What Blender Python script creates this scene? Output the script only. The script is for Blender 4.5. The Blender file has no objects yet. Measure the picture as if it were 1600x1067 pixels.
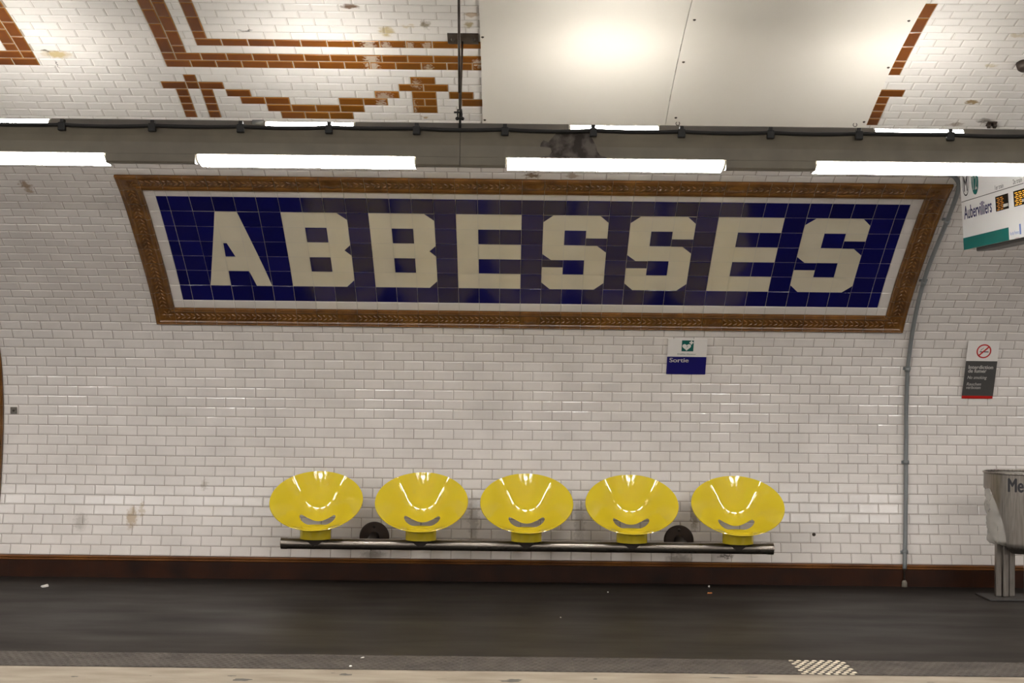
import bpy, bmesh, math, random
from mathutils import Vector, Matrix
random.seed(7)
sc = bpy.context.scene
col = sc.collection
R = math.radians

# ------------------------------------------------------------------ camera
F = 2136.6; TH = 0.0261007; CH = 1.54829; ROLL = R(0.66)
cam_d = bpy.data.cameras.new('camera'); cam = bpy.data.objects.new('camera', cam_d); col.objects.link(cam)
cam_d.sensor_width = 36.0; cam_d.lens = F / 1600 * 36; cam_d.clip_end = 200; cam_d.clip_start = .05
fw = Vector((0, math.cos(TH), math.sin(TH))); up0 = Vector((0, -math.sin(TH), math.cos(TH))); rt0 = Vector((1, 0, 0))
cr, sr = math.cos(ROLL), math.sin(ROLL)
crt = rt0 * cr + up0 * sr; cup = -rt0 * sr + up0 * cr
CAM = Vector((0, 0, CH))
m = Matrix((crt, cup, -fw)).transposed().to_4x4(); m.translation = CAM
cam.matrix_world = m
sc.camera = cam
sc.view_settings.view_transform = 'Standard'; sc.view_settings.look = 'None'
sc.view_settings.gamma = 1.0; sc.view_settings.use_curve_mapping = False
sc.view_settings.exposure = 0.0

def ray(x, y):
    dx, dy = (x - 800) / F, (533.5 - y) / F
    return (crt * dx + cup * dy + fw)

# ------------------------------------------------------------------ vault profile (Y, Z as functions of arc length s above the plinth)
P = 0.152; H = P / 2
KN = [0, .5, 1., 1.4, 1.7, 2., 2.4, 2.9, 3.5, 4.2, 5., 5.6, 6.2]
KA = [-15.97, -6.85, 0.46, 13.6, 30.34, 44.71, 51.43, 53.14, 66.2, 66.31, 73.45, 77.79, 82.13]
YM = 3.7
DS = .01
PY_, PZ_, PA_ = [], [], []
y_, z_, s_ = F / 205.3, .165, 0.0
while y_ > YM:
    if s_ <= 6.2:
        i = max(k for k in range(len(KN)) if KN[k] <= s_ + 1e-9); i = min(i, len(KN) - 2)
        t = (s_ - KN[i]) / (KN[i + 1] - KN[i]); a = KA[i] + (KA[i + 1] - KA[i]) * t
    else:
        a = min(90, 82.13 + (s_ - 6.2) * 2.7)
    a = R(a); PY_.append(y_); PZ_.append(z_); PA_.append(a)
    y_ -= math.sin(a) * DS; z_ += math.cos(a) * DS; s_ += DS
SMAX = (len(PY_) - 1) * DS
def prof(s):
    q = min(max(s, 0), SMAX - 1e-6) / DS; i = int(q); t = q - i
    f = lambda L: L[i] + (L[i + 1] - L[i]) * t
    Y, Z, a = f(PY_), f(PZ_), f(PA_)
    if s < 0: Y -= s * math.sin(a) * -1 * -1; Z += s * math.cos(a)
    return Y, Z, a
def surf(X, s, off=0.0):
    Y, Z, a = prof(s)
    return Vector((X, Y - math.cos(a) * off, Z - math.sin(a) * off))
def nrm(s):
    a = prof(s)[2]; return Vector((0, -math.cos(a), -math.sin(a)))
def tan_(s):
    a = prof(s)[2]; return Vector((0, -math.sin(a), math.cos(a)))
def hit(x, y, off=0.0):
    """pixel -> (X, s) on the vault"""
    d = ray(x, y); best = None; last = None
    for i in range(0, len(PY_), 1):
        Y = PY_[i] - math.cos(PA_[i]) * off; Z = PZ_[i] - math.sin(PA_[i]) * off
        g = (Z - CH) * d.y - Y * d.z
        if last is not None and last < 0 <= g:
            t = last / (last - g); s = (i - 1 + t) * DS
            return surf(0, s, off).y / d.y * d.x, s
        last = g
    return None
def at_y(x, y, Y):
    d = ray(x, y); return CAM + d * (Y / d.y)
def at_z(x, y, Z=0.0):
    d = ray(x, y); return CAM + d * ((Z - CH) / d.z)

# ------------------------------------------------------------------ helpers
def lin(r, g, b):
    f = lambda c: (c / 255 / 12.92) if c / 255 <= .04045 else ((c / 255 + .055) / 1.055) ** 2.4
    return (f(r), f(g), f(b), 1)

class MB:
    def __init__(s): s.v, s.f, s.m, s.uv, s.sm = [], [], [], [], []
    def vert(s, p): s.v.append(Vector(p)); return len(s.v) - 1
    def face(s, idx, mat=0, uv=None, smooth=False):
        s.f.append(tuple(idx)); s.m.append(mat); s.uv.append(uv); s.sm.append(smooth)
    def quad(s, a, b, c, d, mat=0, uv=None, smooth=False):
        n = len(s.v); s.v += [Vector(a), Vector(b), Vector(c), Vector(d)]; s.face((n, n + 1, n + 2, n + 3), mat, uv, smooth)
    def poly(s, pts, mat=0, uv=None):
        n = len(s.v); s.v += [Vector(p) for p in pts]; s.face(range(n, n + len(pts)), mat, uv)
    def box(s, lo, hi, mat=0, M=None, bev=0.0):
        bm = bmesh.new(); bmesh.ops.create_cube(bm, size=1)
        for v in bm.verts:
            v.co = Vector([lo[i] + (v.co[i] + .5) * (hi[i] - lo[i]) for i in range(3)])
        if bev: bmesh.ops.bevel(bm, geom=bm.edges[:], offset=bev, segments=2, profile=.5, affect='EDGES')
        s.addbm(bm, mat, M, smooth=False)
    def addbm(s, bm, mat=0, M=None, smooth=False):
        n = len(s.v); bm.verts.index_update()
        for v in bm.verts: s.v.append((M @ v.co) if M else v.co.copy())
        for f in bm.faces: s.face([n + v.index for v in f.verts], mat, None, smooth)
        bm.free()
    def tube(s, pts, r, seg=14, mat=0, cap=True, smooth=True):
        pts = [Vector(p) for p in pts]; n0 = len(s.v); ref = None
        for i, p in enumerate(pts):
            a = pts[max(i - 1, 0)]; b = pts[min(i + 1, len(pts) - 1)]; t = (b - a).normalized()
            if ref is None: ref = t.orthogonal().normalized()
            ref = (ref - t * ref.dot(t)).normalized(); bi = t.cross(ref)
            rr = r[i] if isinstance(r, (list, tuple)) else r
            for k in range(seg):
                an = 2 * math.pi * k / seg; s.v.append(p + (ref * math.cos(an) + bi * math.sin(an)) * rr)
        for i in range(len(pts) - 1):
            for k in range(seg):
                k2 = (k + 1) % seg
                s.face((n0 + i * seg + k, n0 + i * seg + k2, n0 + (i + 1) * seg + k2, n0 + (i + 1) * seg + k), mat, None, smooth)
        if cap:
            s.face([n0 + k for k in range(seg)][::-1], mat); s.face([n0 + (len(pts) - 1) * seg + k for k in range(seg)], mat)
    def lathe(s, prof_, seg=40, mat=0, M=None, smooth=True, a0=0, a1=2 * math.pi):
        n0 = len(s.v); full = abs(a1 - a0 - 2 * math.pi) < 1e-6; ns = seg if full else seg + 1
        for (r, z) in prof_:
            for k in range(ns):
                an = a0 + (a1 - a0) * k / seg; p = Vector((r * math.cos(an), r * math.sin(an), z)); s.v.append(M @ p if M else p)
        for i in range(len(prof_) - 1):
            for k in range(seg):
                k2 = (k + 1) % ns
                s.face((n0 + i * ns + k, n0 + i * ns + k2, n0 + (i + 1) * ns + k2, n0 + (i + 1) * ns + k), mat, None, smooth)
    def sweep(s, sect, x0, x1, nx=1, mat=0, caps=True, smooth=False, closed=True):
        """section of (Y, Z) points carried along X"""
        n0 = len(s.v); k = len(sect)
        for i in range(nx + 1):
            X = x0 + (x1 - x0) * i / nx
            for (Y, Z) in sect: s.v.append(Vector((X, Y, Z)))
        for i in range(nx):
            for j in range(k if closed else k - 1):
                j2 = (j + 1) % k
                s.face((n0 + i * k + j, n0 + i * k + j2, n0 + (i + 1) * k + j2, n0 + (i + 1) * k + j), mat, None, smooth)
        if caps and closed:
            s.face([n0 + j for j in range(k)][::-1], mat); s.face([n0 + nx * k + j for j in range(k)], mat)
    def build(s, name, mats, parent=None, loc=None, normals=True, sharp=None):
        me = bpy.data.meshes.new(name)
        base = Vector(loc) if loc is not None else Vector((0, 0, 0))
        off = base + wloc(parent)
        if loc is None and parent is not None: off = wloc(parent)
        me.from_pydata([tuple(v - off) for v in s.v], [], s.f)
        mats = mats if isinstance(mats, (list, tuple)) else [mats]
        for mm in mats: me.materials.append(mm)
        me.polygons.foreach_set('material_index', s.m)
        me.polygons.foreach_set('use_smooth', s.sm)
        if any(u is not None for u in s.uv):
            ul = me.uv_layers.new(name='UVMap')
            for p, u in zip(me.polygons, s.uv):
                if u is None: continue
                for li, c in zip(p.loop_indices, u): ul.data[li].uv = c
        if normals:
            bm = bmesh.new(); bm.from_mesh(me); bmesh.ops.recalc_face_normals(bm, faces=bm.faces[:])
            if sharp:
                bmesh.ops.remove_doubles(bm, verts=bm.verts[:], dist=1e-5)
                for e in bm.edges:
                    if len(e.link_faces) == 2 and e.calc_face_angle(0) > R(sharp): e.smooth = False
            bm.to_mesh(me); bm.free()
        o = bpy.data.objects.new(name, me); col.objects.link(o)
        if parent is not None: o.parent = parent
        o.location = base
        return o
def wloc(o):
    l = Vector((0, 0, 0))
    while o is not None: l += o.location; o = o.parent
    return l
def tag(o, label, cat, group=None):
    o['label'] = label; o['category'] = cat
    if group: o['group'] = group
    return o
def thing(name, label, cat, loc=(0, 0, 0), group=None):
    o = bpy.data.objects.new(name, None); col.objects.link(o); o.location = loc; o.empty_display_size = .1
    return tag(o, label, cat, group)
def struct(o): o['kind'] = 'structure'; return o

# ------------------------------------------------------------------ materials
def mat(name, c, rough=.4, metal=0.0, spec=.5, var=0.0, nscale=8.0, bump=0.0, bscale=60.0, c2=None, island=0.0, coat=0.0, rvar=0.0, nfac=(.35, .7), stretch=None):
    m = bpy.data.materials.new(name); m.use_nodes = True; nt = m.node_tree; b = nt.nodes['Principled BSDF']
    b.inputs['Base Color'].default_value = c; b.inputs['Roughness'].default_value = rough; b.inputs['Metallic'].default_value = metal
    b.inputs['Specular IOR Level'].default_value = spec; b.inputs['Coat Weight'].default_value = coat; b.inputs['Coat Roughness'].default_value = .06
    N = nt.nodes.new; L = nt.links.new
    tc = N('ShaderNodeTexCoord'); vec = tc.outputs['Object']
    if stretch:
        mp = N('ShaderNodeMapping'); mp.inputs['Scale'].default_value = stretch; L(vec, mp.inputs['Vector']); vec = mp.outputs['Vector']
    out = None
    if var or c2 or rvar:
        n = N('ShaderNodeTexNoise'); n.inputs['Scale'].default_value = nscale; n.inputs['Detail'].default_value = 6; L(vec, n.inputs['Vector'])
        mr = N('ShaderNodeMapRange'); mr.inputs[1].default_value = nfac[0]; mr.inputs[2].default_value = nfac[1]; L(n.outputs['Fac'], mr.inputs[0])
        mx = N('ShaderNodeMix'); mx.data_type = 'RGBA'
        mx.inputs[6].default_value = c; mx.inputs[7].default_value = c2 or tuple(list(Vector(c[:3]) * (1 - var)) + [1])
        L(mr.outputs[0], mx.inputs[0]); out = mx.outputs[2]
        if rvar:
            m2 = N('ShaderNodeMapRange'); m2.inputs[3].default_value = rough; m2.inputs[4].default_value = rough + rvar; L(mr.outputs[0], m2.inputs[0]); L(m2.outputs[0], b.inputs['Roughness'])
    if island:
        g = N('ShaderNodeNewGeometry'); hs = N('ShaderNodeHueSaturation'); mr = N('ShaderNodeMapRange')
        mr.inputs[3].default_value = 1 - island; mr.inputs[4].default_value = 1 + island
        L(g.outputs['Random Per Island'], mr.inputs[0]); L(mr.outputs[0], hs.inputs['Value'])
        if out is not None: L(out, hs.inputs['Color'])
        else: hs.inputs['Color'].default_value = c
        out = hs.outputs['Color']
    if out is not None: L(out, b.inputs['Base Color'])
    if bump:
        n = N('ShaderNodeTexNoise'); n.inputs['Scale'].default_value = bscale; n.inputs['Detail'].default_value = 4; L(vec, n.inputs['Vector'])
        bp = N('ShaderNodeBump'); bp.inputs['Strength'].default_value = bump; bp.inputs['Distance'].default_value = .01; L(n.outputs['Fac'], bp.inputs['Height']); L(bp.outputs['Normal'], b.inputs['Normal'])
    return m
def add_stains(m, spots, nscale=40.0, warp=.05):
    """spots: (X, s, rx, rs, colour, strength) in the surface's own UV metres"""
    nt = m.node_tree; N = nt.nodes.new; L = nt.links.new; b = nt.nodes['Principled BSDF']
    uv = N('ShaderNodeUVMap'); uv.uv_map = 'UVMap'
    n = N('ShaderNodeTexNoise'); n.inputs['Scale'].default_value = nscale; n.inputs['Detail'].default_value = 5; L(uv.outputs[0], n.inputs['Vector'])
    sb = N('ShaderNodeVectorMath'); sb.operation = 'SUBTRACT'; sb.inputs[1].default_value = (.5, .5, .5); L(n.outputs['Color'], sb.inputs[0])
    scl = N('ShaderNodeVectorMath'); scl.operation = 'SCALE'; scl.inputs['Scale'].default_value = warp * 2; L(sb.outputs[0], scl.inputs[0])
    ad = N('ShaderNodeVectorMath'); ad.operation = 'ADD'; L(uv.outputs[0], ad.inputs[0]); L(scl.outputs[0], ad.inputs[1])
    lk = b.inputs['Base Color'].links
    out = lk[0].from_socket if lk else None
    for (X, s, rx, rs, c, k) in spots:
        s1 = N('ShaderNodeVectorMath'); s1.operation = 'SUBTRACT'; s1.inputs[1].default_value = (X, s, 0); L(ad.outputs[0], s1.inputs[0])
        s2 = N('ShaderNodeVectorMath'); s2.operation = 'MULTIPLY'; s2.inputs[1].default_value = (1 / rx, 1 / rs, 0); L(s1.outputs[0], s2.inputs[0])
        ln = N('ShaderNodeVectorMath'); ln.operation = 'LENGTH'; L(s2.outputs[0], ln.inputs[0])
        mr = N('ShaderNodeMapRange'); mr.inputs[1].default_value = 1.0; mr.inputs[2].default_value = .45; mr.inputs[3].default_value = 0; mr.inputs[4].default_value = k; L(ln.outputs['Value'], mr.inputs[0])
        mx = N('ShaderNodeMix'); mx.data_type = 'RGBA'; L(mr.outputs[0], mx.inputs[0])
        if out is not None: L(out, mx.inputs[6])
        else: mx.inputs[6].default_value = b.inputs['Base Color'].default_value
        mx.inputs[7].default_value = c; out = mx.outputs[2]
    L(out, b.inputs['Base Color'])
def emis(name, c, s):
    m = bpy.data.materials.new(name); m.use_nodes = True; nt = m.node_tree
    for n in list(nt.nodes): nt.nodes.remove(n)
    e = nt.nodes.new('ShaderNodeEmission'); e.inputs[0].default_value = c; e.inputs[1].default_value = s
    o = nt.nodes.new('ShaderNodeOutputMaterial'); nt.links.new(e.outputs[0], o.inputs[0]); return m

LOWER_E, UPPER_E = 72.0, 50.0
M = {}
M['tile'] = mat('white_glazed_tile', lin(216, 208, 201), .16, spec=.5, var=.10, nscale=3.5, island=.035, bump=.04, bscale=25)
M['ctile'] = mat('white_vault_tile', lin(218, 212, 205), .32, spec=.3, var=.08, nscale=3.5, island=.03, bump=.04, bscale=25)
M['grout'] = mat('wall_grout', lin(98, 82, 66), .9, c2=lin(132, 116, 100), nscale=3)
M['cgrout'] = mat('vault_grout', lin(186, 177, 166), .85, c2=lin(146, 134, 118), nscale=3)
M['honey'] = mat('honey_glazed_tile', lin(118, 64, 15), .22, spec=.4, c2=lin(88, 45, 18), nscale=2.2, island=.14, bump=.04, bscale=30)
M['honeyrim'] = mat('honey_glaze_rim', lin(158, 104, 38), .25, spec=.4, c2=lin(118, 72, 30), nscale=2.2)
M['blue'] = mat('blue_glazed_tile', lin(16, 17, 82), .12, spec=.45, island=.22, bump=.05, bscale=12, c2=lin(22, 20, 78), nscale=4)
M['cream'] = mat('cream_glazed_tile', lin(214, 203, 180), .18, spec=.5, island=.02, var=.06, nscale=5)
M['signgrout'] = mat('sign_grout', lin(196, 188, 176), .8, var=.15, nscale=10)
M['brown'] = mat('brown_relief_tile', lin(116, 76, 32), .22, spec=.5, c2=lin(88, 55, 23), nscale=9, island=.10, bump=.25, bscale=90)
M['plinth'] = mat('plinth_tile', lin(52, 25, 10), .3, spec=.3, c2=lin(30, 15, 9), nscale=5, island=.12)
M['bead'] = mat('plinth_bead_highlight', lin(118, 74, 34), .3, c2=lin(70, 38, 18), nscale=2.5)  # highlight lines along the beads, put into a lighter brown base colour
M['plinthgrout'] = mat('plinth_grout', lin(66, 50, 40), .9, c2=lin(36, 29, 25), nscale=14)
M['asphalt'] = mat('dark_platform_asphalt', lin(34, 28, 23), .42, spec=.18, c2=lin(24, 20, 17), nscale=2.2, bump=.10, bscale=160, rvar=.14, nfac=(.3, .75), stretch=(.5, 1.6, 1))
M['tactile'] = mat('grey_tactile_strip', lin(74, 67, 60), .55, spec=.3, c2=lin(58, 52, 47), nscale=7, bump=.2, bscale=120, rvar=.1)
M['tacjoint'] = mat('tactile_joint', lin(120, 112, 100), .8)
M['tacwhite'] = mat('worn_white_paint', lin(224, 212, 186), .5, c2=lin(150, 140, 120), nscale=22)
M['nosing'] = mat('pale_stone_nosing', lin(150, 138, 121), .55, c2=lin(122, 109, 93), nscale=5, bump=.2, bscale=60, stretch=(.6, 2, 1))
M['chip'] = mat('dark_chipped_stone', lin(96, 90, 84), .8, var=.4, nscale=25)
M['ballast'] = mat('track_ballast', lin(60, 54, 48), .9, var=.5, nscale=20, bump=.5, bscale=30)
M['shell'] = mat('far_vault_tile', lin(205, 196, 188), .3, var=.06, nscale=3)
M['concrete'] = mat('dark_end_wall', lin(70, 66, 60), .8, var=.3, nscale=2)
M['fascia'] = mat('grey_painted_metal', lin(134, 126, 110), .42, metal=0.0, spec=.4, var=.10, nscale=6, c2=lin(122, 114, 100), bump=.03, bscale=200)
M['fdark'] = mat('dark_painted_metal', lin(96, 90, 84), .5, var=.2, nscale=10)
M['black'] = mat('black_rubber', lin(20, 18, 17), .5, var=.3, nscale=20)
M['peel'] = mat('peeled_dark_patch', lin(62, 54, 49), .7, c2=lin(116, 108, 100), nscale=16, bump=.4, bscale=70, nfac=(.42, .6))
M['lower'] = emis('lit_lower_diffuser', (1, .985, .965, 1), LOWER_E)
M['upper'] = emis('lit_upper_diffuser', (1, .985, .95, 1), UPPER_E)
M['capw'] = mat('lamp_end_cap', lin(200, 196, 186), .4)
M['capd'] = mat('dark_lamp_bracket', lin(40, 36, 33), .5)
M['panel'] = mat('cream_sheet_panel', lin(218, 211, 200), .36, spec=.45, var=.03, nscale=2)
M['rust'] = mat('dark_iron', lin(84, 76, 70), .5, metal=.5, c2=lin(60, 46, 36), nscale=18)
M['screw'] = mat('dark_screw_head', lin(70, 62, 54), .4, metal=.7)
M['yellow'] = mat('yellow_glossy_seat', lin(208, 184, 42), .05, spec=.5, var=.04, nscale=3)
M['steel'] = mat('dark_brushed_steel', lin(150, 142, 132), .26, metal=1.0, c2=lin(118, 110, 102), nscale=30, rvar=.12, stretch=(.2, 3, 3))
M['bracket'] = mat('dark_bronze_bracket', lin(64, 52, 45), .4, metal=.6, var=.3, nscale=12)
M['saddle'] = mat('dark_steel_saddle', lin(58, 52, 48), .4, metal=.8)
M['conduit'] = mat('grey_conduit', lin(118, 120, 120), .45, spec=.4, var=.1, nscale=10)
M['white'] = mat('white_sign_plate', lin(214, 208, 202), .3, var=.03, nscale=5)
M['navy'] = mat('navy_sign_print', lin(20, 16, 92), .3)
M['green'] = mat('green_sign_print', lin(6, 82, 74), .35)
M['teal'] = mat('teal_sign_print', lin(10, 108, 104), .28)
M['dwhite'] = mat('white_display_face', lin(238, 236, 234), .3)
M['grey'] = mat('grey_sign_print', lin(72, 70, 68), .35)
M['red'] = mat('red_sign_print', lin(176, 26, 20), .35)
M['ink'] = mat('dark_ink', lin(40, 38, 42), .4)
M['inkblue'] = mat('blue_ink', lin(52, 52, 110), .4)
M['inklight'] = mat('pale_print', lin(206, 200, 194), .4)
M['logoblue'] = mat('pale_blue_print', lin(110, 140, 210), .4)
M['logored'] = mat('pale_pink_print', lin(196, 150, 160), .4)
M['screen'] = mat('black_display_glass', lin(24, 20, 16), .25)
M['amber'] = emis('amber_leds', (1, .50, .06, 1), 1.1)
M['amberdim'] = emis('dim_amber_leds', (1, .42, .08, 1), .45)
M['casing'] = mat('dark_display_casing', lin(60, 58, 56), .4, var=.1)
M['bin'] = mat('brushed_bin_steel', lin(160, 152, 143), .32, metal=.9, c2=lin(124, 117, 110), nscale=20, stretch=(4, 4, .3), rvar=.1)
M['paper'] = mat('white_paper', lin(225, 220, 212), .7)
M['orange'] = mat('orange_filter_paper', lin(206, 130, 70), .7)
M['plate'] = mat('small_steel_plate', lin(112, 106, 98), .4, metal=.5, var=.3, nscale=60)
# translucent bag
bag = bpy.data.materials.new('thin_translucent_plastic'); bag.use_nodes = True; nt = bag.node_tree; b = nt.nodes['Principled BSDF']
b.inputs['Base Color'].default_value = lin(186, 180, 170); b.inputs['Roughness'].default_value = .25; b.inputs['Alpha'].default_value = .5
M['bag'] = bag
# plain vault beyond the built tiles: the same bond as a texture
def brick_mat(name, c1, c2, mortar):
    m = bpy.data.materials.new(name); m.use_nodes = True; nt = m.node_tree; b = nt.nodes['Principled BSDF']; N = nt.nodes.new; L = nt.links.new
    uv = N('ShaderNodeUVMap'); uv.uv_map = 'UVMap'; br = N('ShaderNodeTexBrick'); L(uv.outputs[0], br.inputs['Vector'])
    br.inputs['Scale'].default_value = 1.0; br.inputs['Brick Width'].default_value = P; br.inputs['Row Height'].default_value = H
    br.inputs['Mortar Size'].default_value = .004; br.inputs['Color1'].default_value = c1; br.inputs['Color2'].default_value = c2; br.inputs['Mortar'].default_value = mortar
    L(br.outputs['Color'], b.inputs['Base Color']); b.inputs['Roughness'].default_value = .2
    bp = N('ShaderNodeBump'); bp.invert = True; bp.inputs['Strength'].default_value = .6; bp.inputs['Distance'].default_value = .004; L(br.outputs['Fac'], bp.inputs['Height']); L(bp.outputs['Normal'], b.inputs['Normal'])
    return m
M['bricks'] = brick_mat('white_tile_courses', lin(216, 208, 201), lin(208, 200, 193), lin(165, 150, 135))

# ------------------------------------------------------------------ tiled wall and vault
XT = 6.08; XE = 14.0
S_SPLIT = 49 * H                                   # wall below, ceiling above (hidden behind the light trough)
CS0 = (45 + 7.854) * H                             # lower edge of ceiling row 0
def bev_tile(mb, X0, X1, s0, s1, mat_, h=.0042, bw=.0085, g=.0013, rim=None):
    if X1 - X0 < .012 or s1 - s0 < .01: return
    X0 += g; X1 -= g; s0 += g; s1 -= g
    b = min(bw, (X1 - X0) * .3, (s1 - s0) * .3); n = len(mb.v)
    j = lambda: random.uniform(-.0005, .0005)
    o = random.uniform(-.0003, .0003)
    cs = [(X0, s0), (X1, s0), (X1, s1), (X0, s1)]; ci = [(X0 + b, s0 + b), (X1 - b, s0 + b), (X1 - b, s1 - b), (X0 + b, s1 - b)]
    for c in cs: mb.v.append(surf(c[0], c[1], .0012 + o))
    for c in ci: mb.v.append(surf(c[0], c[1], h + o + j()))
    mb.face((n + 4, n + 5, n + 6, n + 7), mat_, [ci[0], ci[1], ci[2], ci[3]])
    for k in range(4):
        k2 = (k + 1) % 4
        mb.face((n + k, n + k2, n + 4 + k2, n + 4 + k), mat_ if rim is None else rim, [cs[k], cs[k2], ci[k2], ci[k]])
def backing(mb, X0, X1, sa, sb, mat_, off=0.0, step=.076):
    n = max(1, int(round((sb - sa) / step)))
    for i in range(n):
        a = sa + (sb - sa) * i / n; c = sa + (sb - sa) * (i + 1) / n
        mb.quad(surf(X0, a, off), surf(X1, a, off), surf(X1, c, off), surf(X0, c, off), mat_, [(X0, a), (X1, a), (X1, c), (X0, c)], True)
def subtract(iv, cuts):
    out = [iv]
    for (a, b) in cuts:
        nx = []
        for (p, q) in out:
            if b <= p or a >= q: nx.append((p, q)); continue
            if a > p: nx.append((p, a))
            if b < q: nx.append((b, q))
        out = nx
    return out
def tile_row(mb, s0, s1, phase, mat_, cuts=()):
    k0 = math.floor((-XT - phase) / P)
    for k in range(k0, k0 + int(2 * XT / P) + 3):
        a = max(-XT, phase + k * P); b = min(XT, phase + (k + 1) * P)
        if b <= a: continue
        for (p, q) in subtract((a, b), cuts): bev_tile(mb, p, q, s0, s1, mat_)

# the name sign's place on the wall (34 x 7 blue tiles, a half tile margin, a one tile border)
sgL = hit(247.5, 505); sgR = hit(1410, 518.3); sgTL = hit(181, 274); sgTR = hit(1486, 286)
SGX = (sgL[0] + sgR[0] + sgTL[0] + sgTR[0]) / 4
SGW = 37 * P; SGX0 = SGX - SGW / 2; SGX1 = SGX + SGW / 2
SGS0 = (sgL[1] + sgR[1]) / 2; SGS1 = (sgTL[1] + sgTR[1]) / 2
print('SIGN', sgL, sgR, sgTL, sgTR, 'width', sgR[0] - sgL[0], sgTR[0] - sgTL[0], 'want', SGW, 'arc', SGS1 - SGS0, 'want', 10 * P)
# neighbouring empty frame cut by the picture's left edge
AFX1 = hit(5.8, 640)[0]; AFX0 = AFX1 - 2.2; AFS0 = hit(2, 790)[1]; AFS1 = SGS0 + .55

ph0 = hit(78.4, 860)[0] % P; ph1 = hit(63.9, 843)[0] % P
wall = MB(); backing(wall, -XT, XT, -.02, S_SPLIT, 1)
for r in range(49):
    s0, s1 = r * H, (r + 1) * H
    ph = ph0 if r % 2 == 0 else ph1
    ph += .0018 * math.sin(r * 1.7)
    for (a, b) in [(s0, s1)]:
        cuts = []
        mid = (a + b) / 2
        if SGS0 < mid < SGS1: cuts.append((SGX0, SGX1))
        if AFS0 < mid < AFS1: cuts.append((AFX0, AFX1))
        # rows crossed by the sign's edge are split there
        sp = [a] + [e for e in (SGS0, SGS1) if a + .008 < e < b - .008] + [b]
        if len(sp) == 2: tile_row(wall, a, b, ph, 0, cuts)
        else:
            for (u, v) in zip(sp, sp[1:]):
                cc = [(SGX0, SGX1)] if SGS0 < (u + v) / 2 < SGS1 else []
                tile_row(wall, u, v, ph, 0, cc)
for sgn in (-1, 1):
    backing(wall, sgn * XT if sgn > 0 else -XE, XE if sgn > 0 else -XT, -.02, S_SPLIT, 2, .003)
rust = lin(120, 88, 44); grime = lin(96, 84, 70)
def spot(x, y, rx, rs, c, k): X, s = hit(x, y); return (X, s, rx, rs, c, k)
add_stains(M['tile'], [spot(39, 288, .05, .05, lin(126, 92, 44), .7), spot(46, 297, .035, .05, lin(136, 104, 60), .6), spot(206, 808, .05, .10, lin(150, 118, 60), .6), spot(222, 796, .02, .08, lin(150, 122, 70), .5),
    spot(126, 815, .06, .08, lin(140, 130, 118), .45), spot(832, 273, .07, .035, lin(112, 92, 76), .95), spot(895, 274, .05, .04, lin(150, 128, 110), .8),
    spot(1085, 802, .035, .17, lin(110, 92, 66), .6), spot(740, 812, .05, .22, grime, .4), spot(905, 815, .05, .20, grime, .35), spot(583, 868, .12, .05, grime, .5), spot(1062, 874, .12, .05, grime, .5),
    spot(320, 758, .03, .05, lin(140, 120, 96), .4), spot(1135, 869, .07, .02, lin(60, 54, 50), .7)])
struct(wall.build('wall_back', [M['tile'], M['grout'], M['bricks']], normals=False))

# ---- ceiling with its honey coloured tile pattern
HC = 0.0752
cuts = {}; honey = []
def put(x0, dirn, r, a, b, rows=1):
    X0, X1 = sorted((x0 + dirn * a * HC, x0 + dirn * b * HC))
    for q in range(rows): cuts.setdefault(r + q, []).append((X0, X1))
    honey.append((X0, X1, r, rows))
xL = hit(260.6, 104)[0]; xR = hit(61.5, 98.5)[0]; xM = hit(1407.5, 114.3)[0]
NU = int(round((xM - xL) / HC))
print('MOTIF units', (xM - xL) / HC, [round((hit(1360, y)[1] - CS0) / H, 2) for y in (193.3, 183.7, 137.8, 148, 114.5, 104, 92, 69, 46, 22)])
def motif(x0, dirn, half, curl=True):
    for r in (9, 11, 13, 15): put(x0, dirn, r, 0, 1, 2)
    for r in (10, 12, 14): put(x0, dirn, r, 1, 2, 2)
    put(x0, dirn, 9, 1, 2)
    for r in (12, 14): put(x0, dirn, r, 3, 4, 2)
    put(x0, dirn, 11, 3, 4)
    put(x0, dirn, 16, 1, 2, 2); put(x0, dirn, 16, 3, 4, 2)
    k = 0
    while 2 * k + 2 <= half: put(x0, dirn, 7, 2 * k, 2 * k + 2); k += 1
    put(x0, dirn, 8, 0, 1); k = 1
    while k + 2 <= half: put(x0, dirn, 8, k, k + 2); k += 2
    k = 3
    while k + 2 <= half: put(x0, dirn, 10, k, k + 2); k += 2
    if not curl: return
    for (r, L) in {5: [(1, 2), (19, 21)], 4: [(-1, 1), (1, 2), (2, 4), (18, 20), (20, 22)], 3: [(0, 1), (2, 3), (4, 6), (16, 18), (19, 21), (22, 24)],
                   2: [(0, 1), (2, 3), (5, 7), (7, 9), (13, 15), (15, 17), (19, 20), (20, 21), (23, 25)],
                   1: [(0, 1), (2, 3), (7, 9), (9, 11), (11, 13), (13, 15), (19, 21)], 0: [(0, 1), (2, 3), (8, 10), (10, 12), (12, 14)]}.items():
        for (a, b) in L:
            if b <= half + 1: put(x0, dirn, r, a, b)
motif(xL, 1, 32); motif(xM, -1, NU - 33); motif(xR, -1, 32, False)
ceil = MB(); NROW = 34
backing(ceil, -XT, XT, S_SPLIT, CS0 + NROW * H, 1, 0)
def par(r):
    return {10: 1, 8: 1, 7: 0, 5: 1, 4: 0, 3: 0, 2: 1, 1: 1, 0: 0}.get(r, r % 2)
pc = hit(125.0, 139)[0] % P
for r in range(-4, NROW):
    ph = pc + (H if r % 2 == 0 else 0) + .002 * math.sin(r * 2.1)
    tile_row(ceil, CS0 + r * H, CS0 + (r + 1) * H, ph, 0, cuts.get(r, ()))
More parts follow.
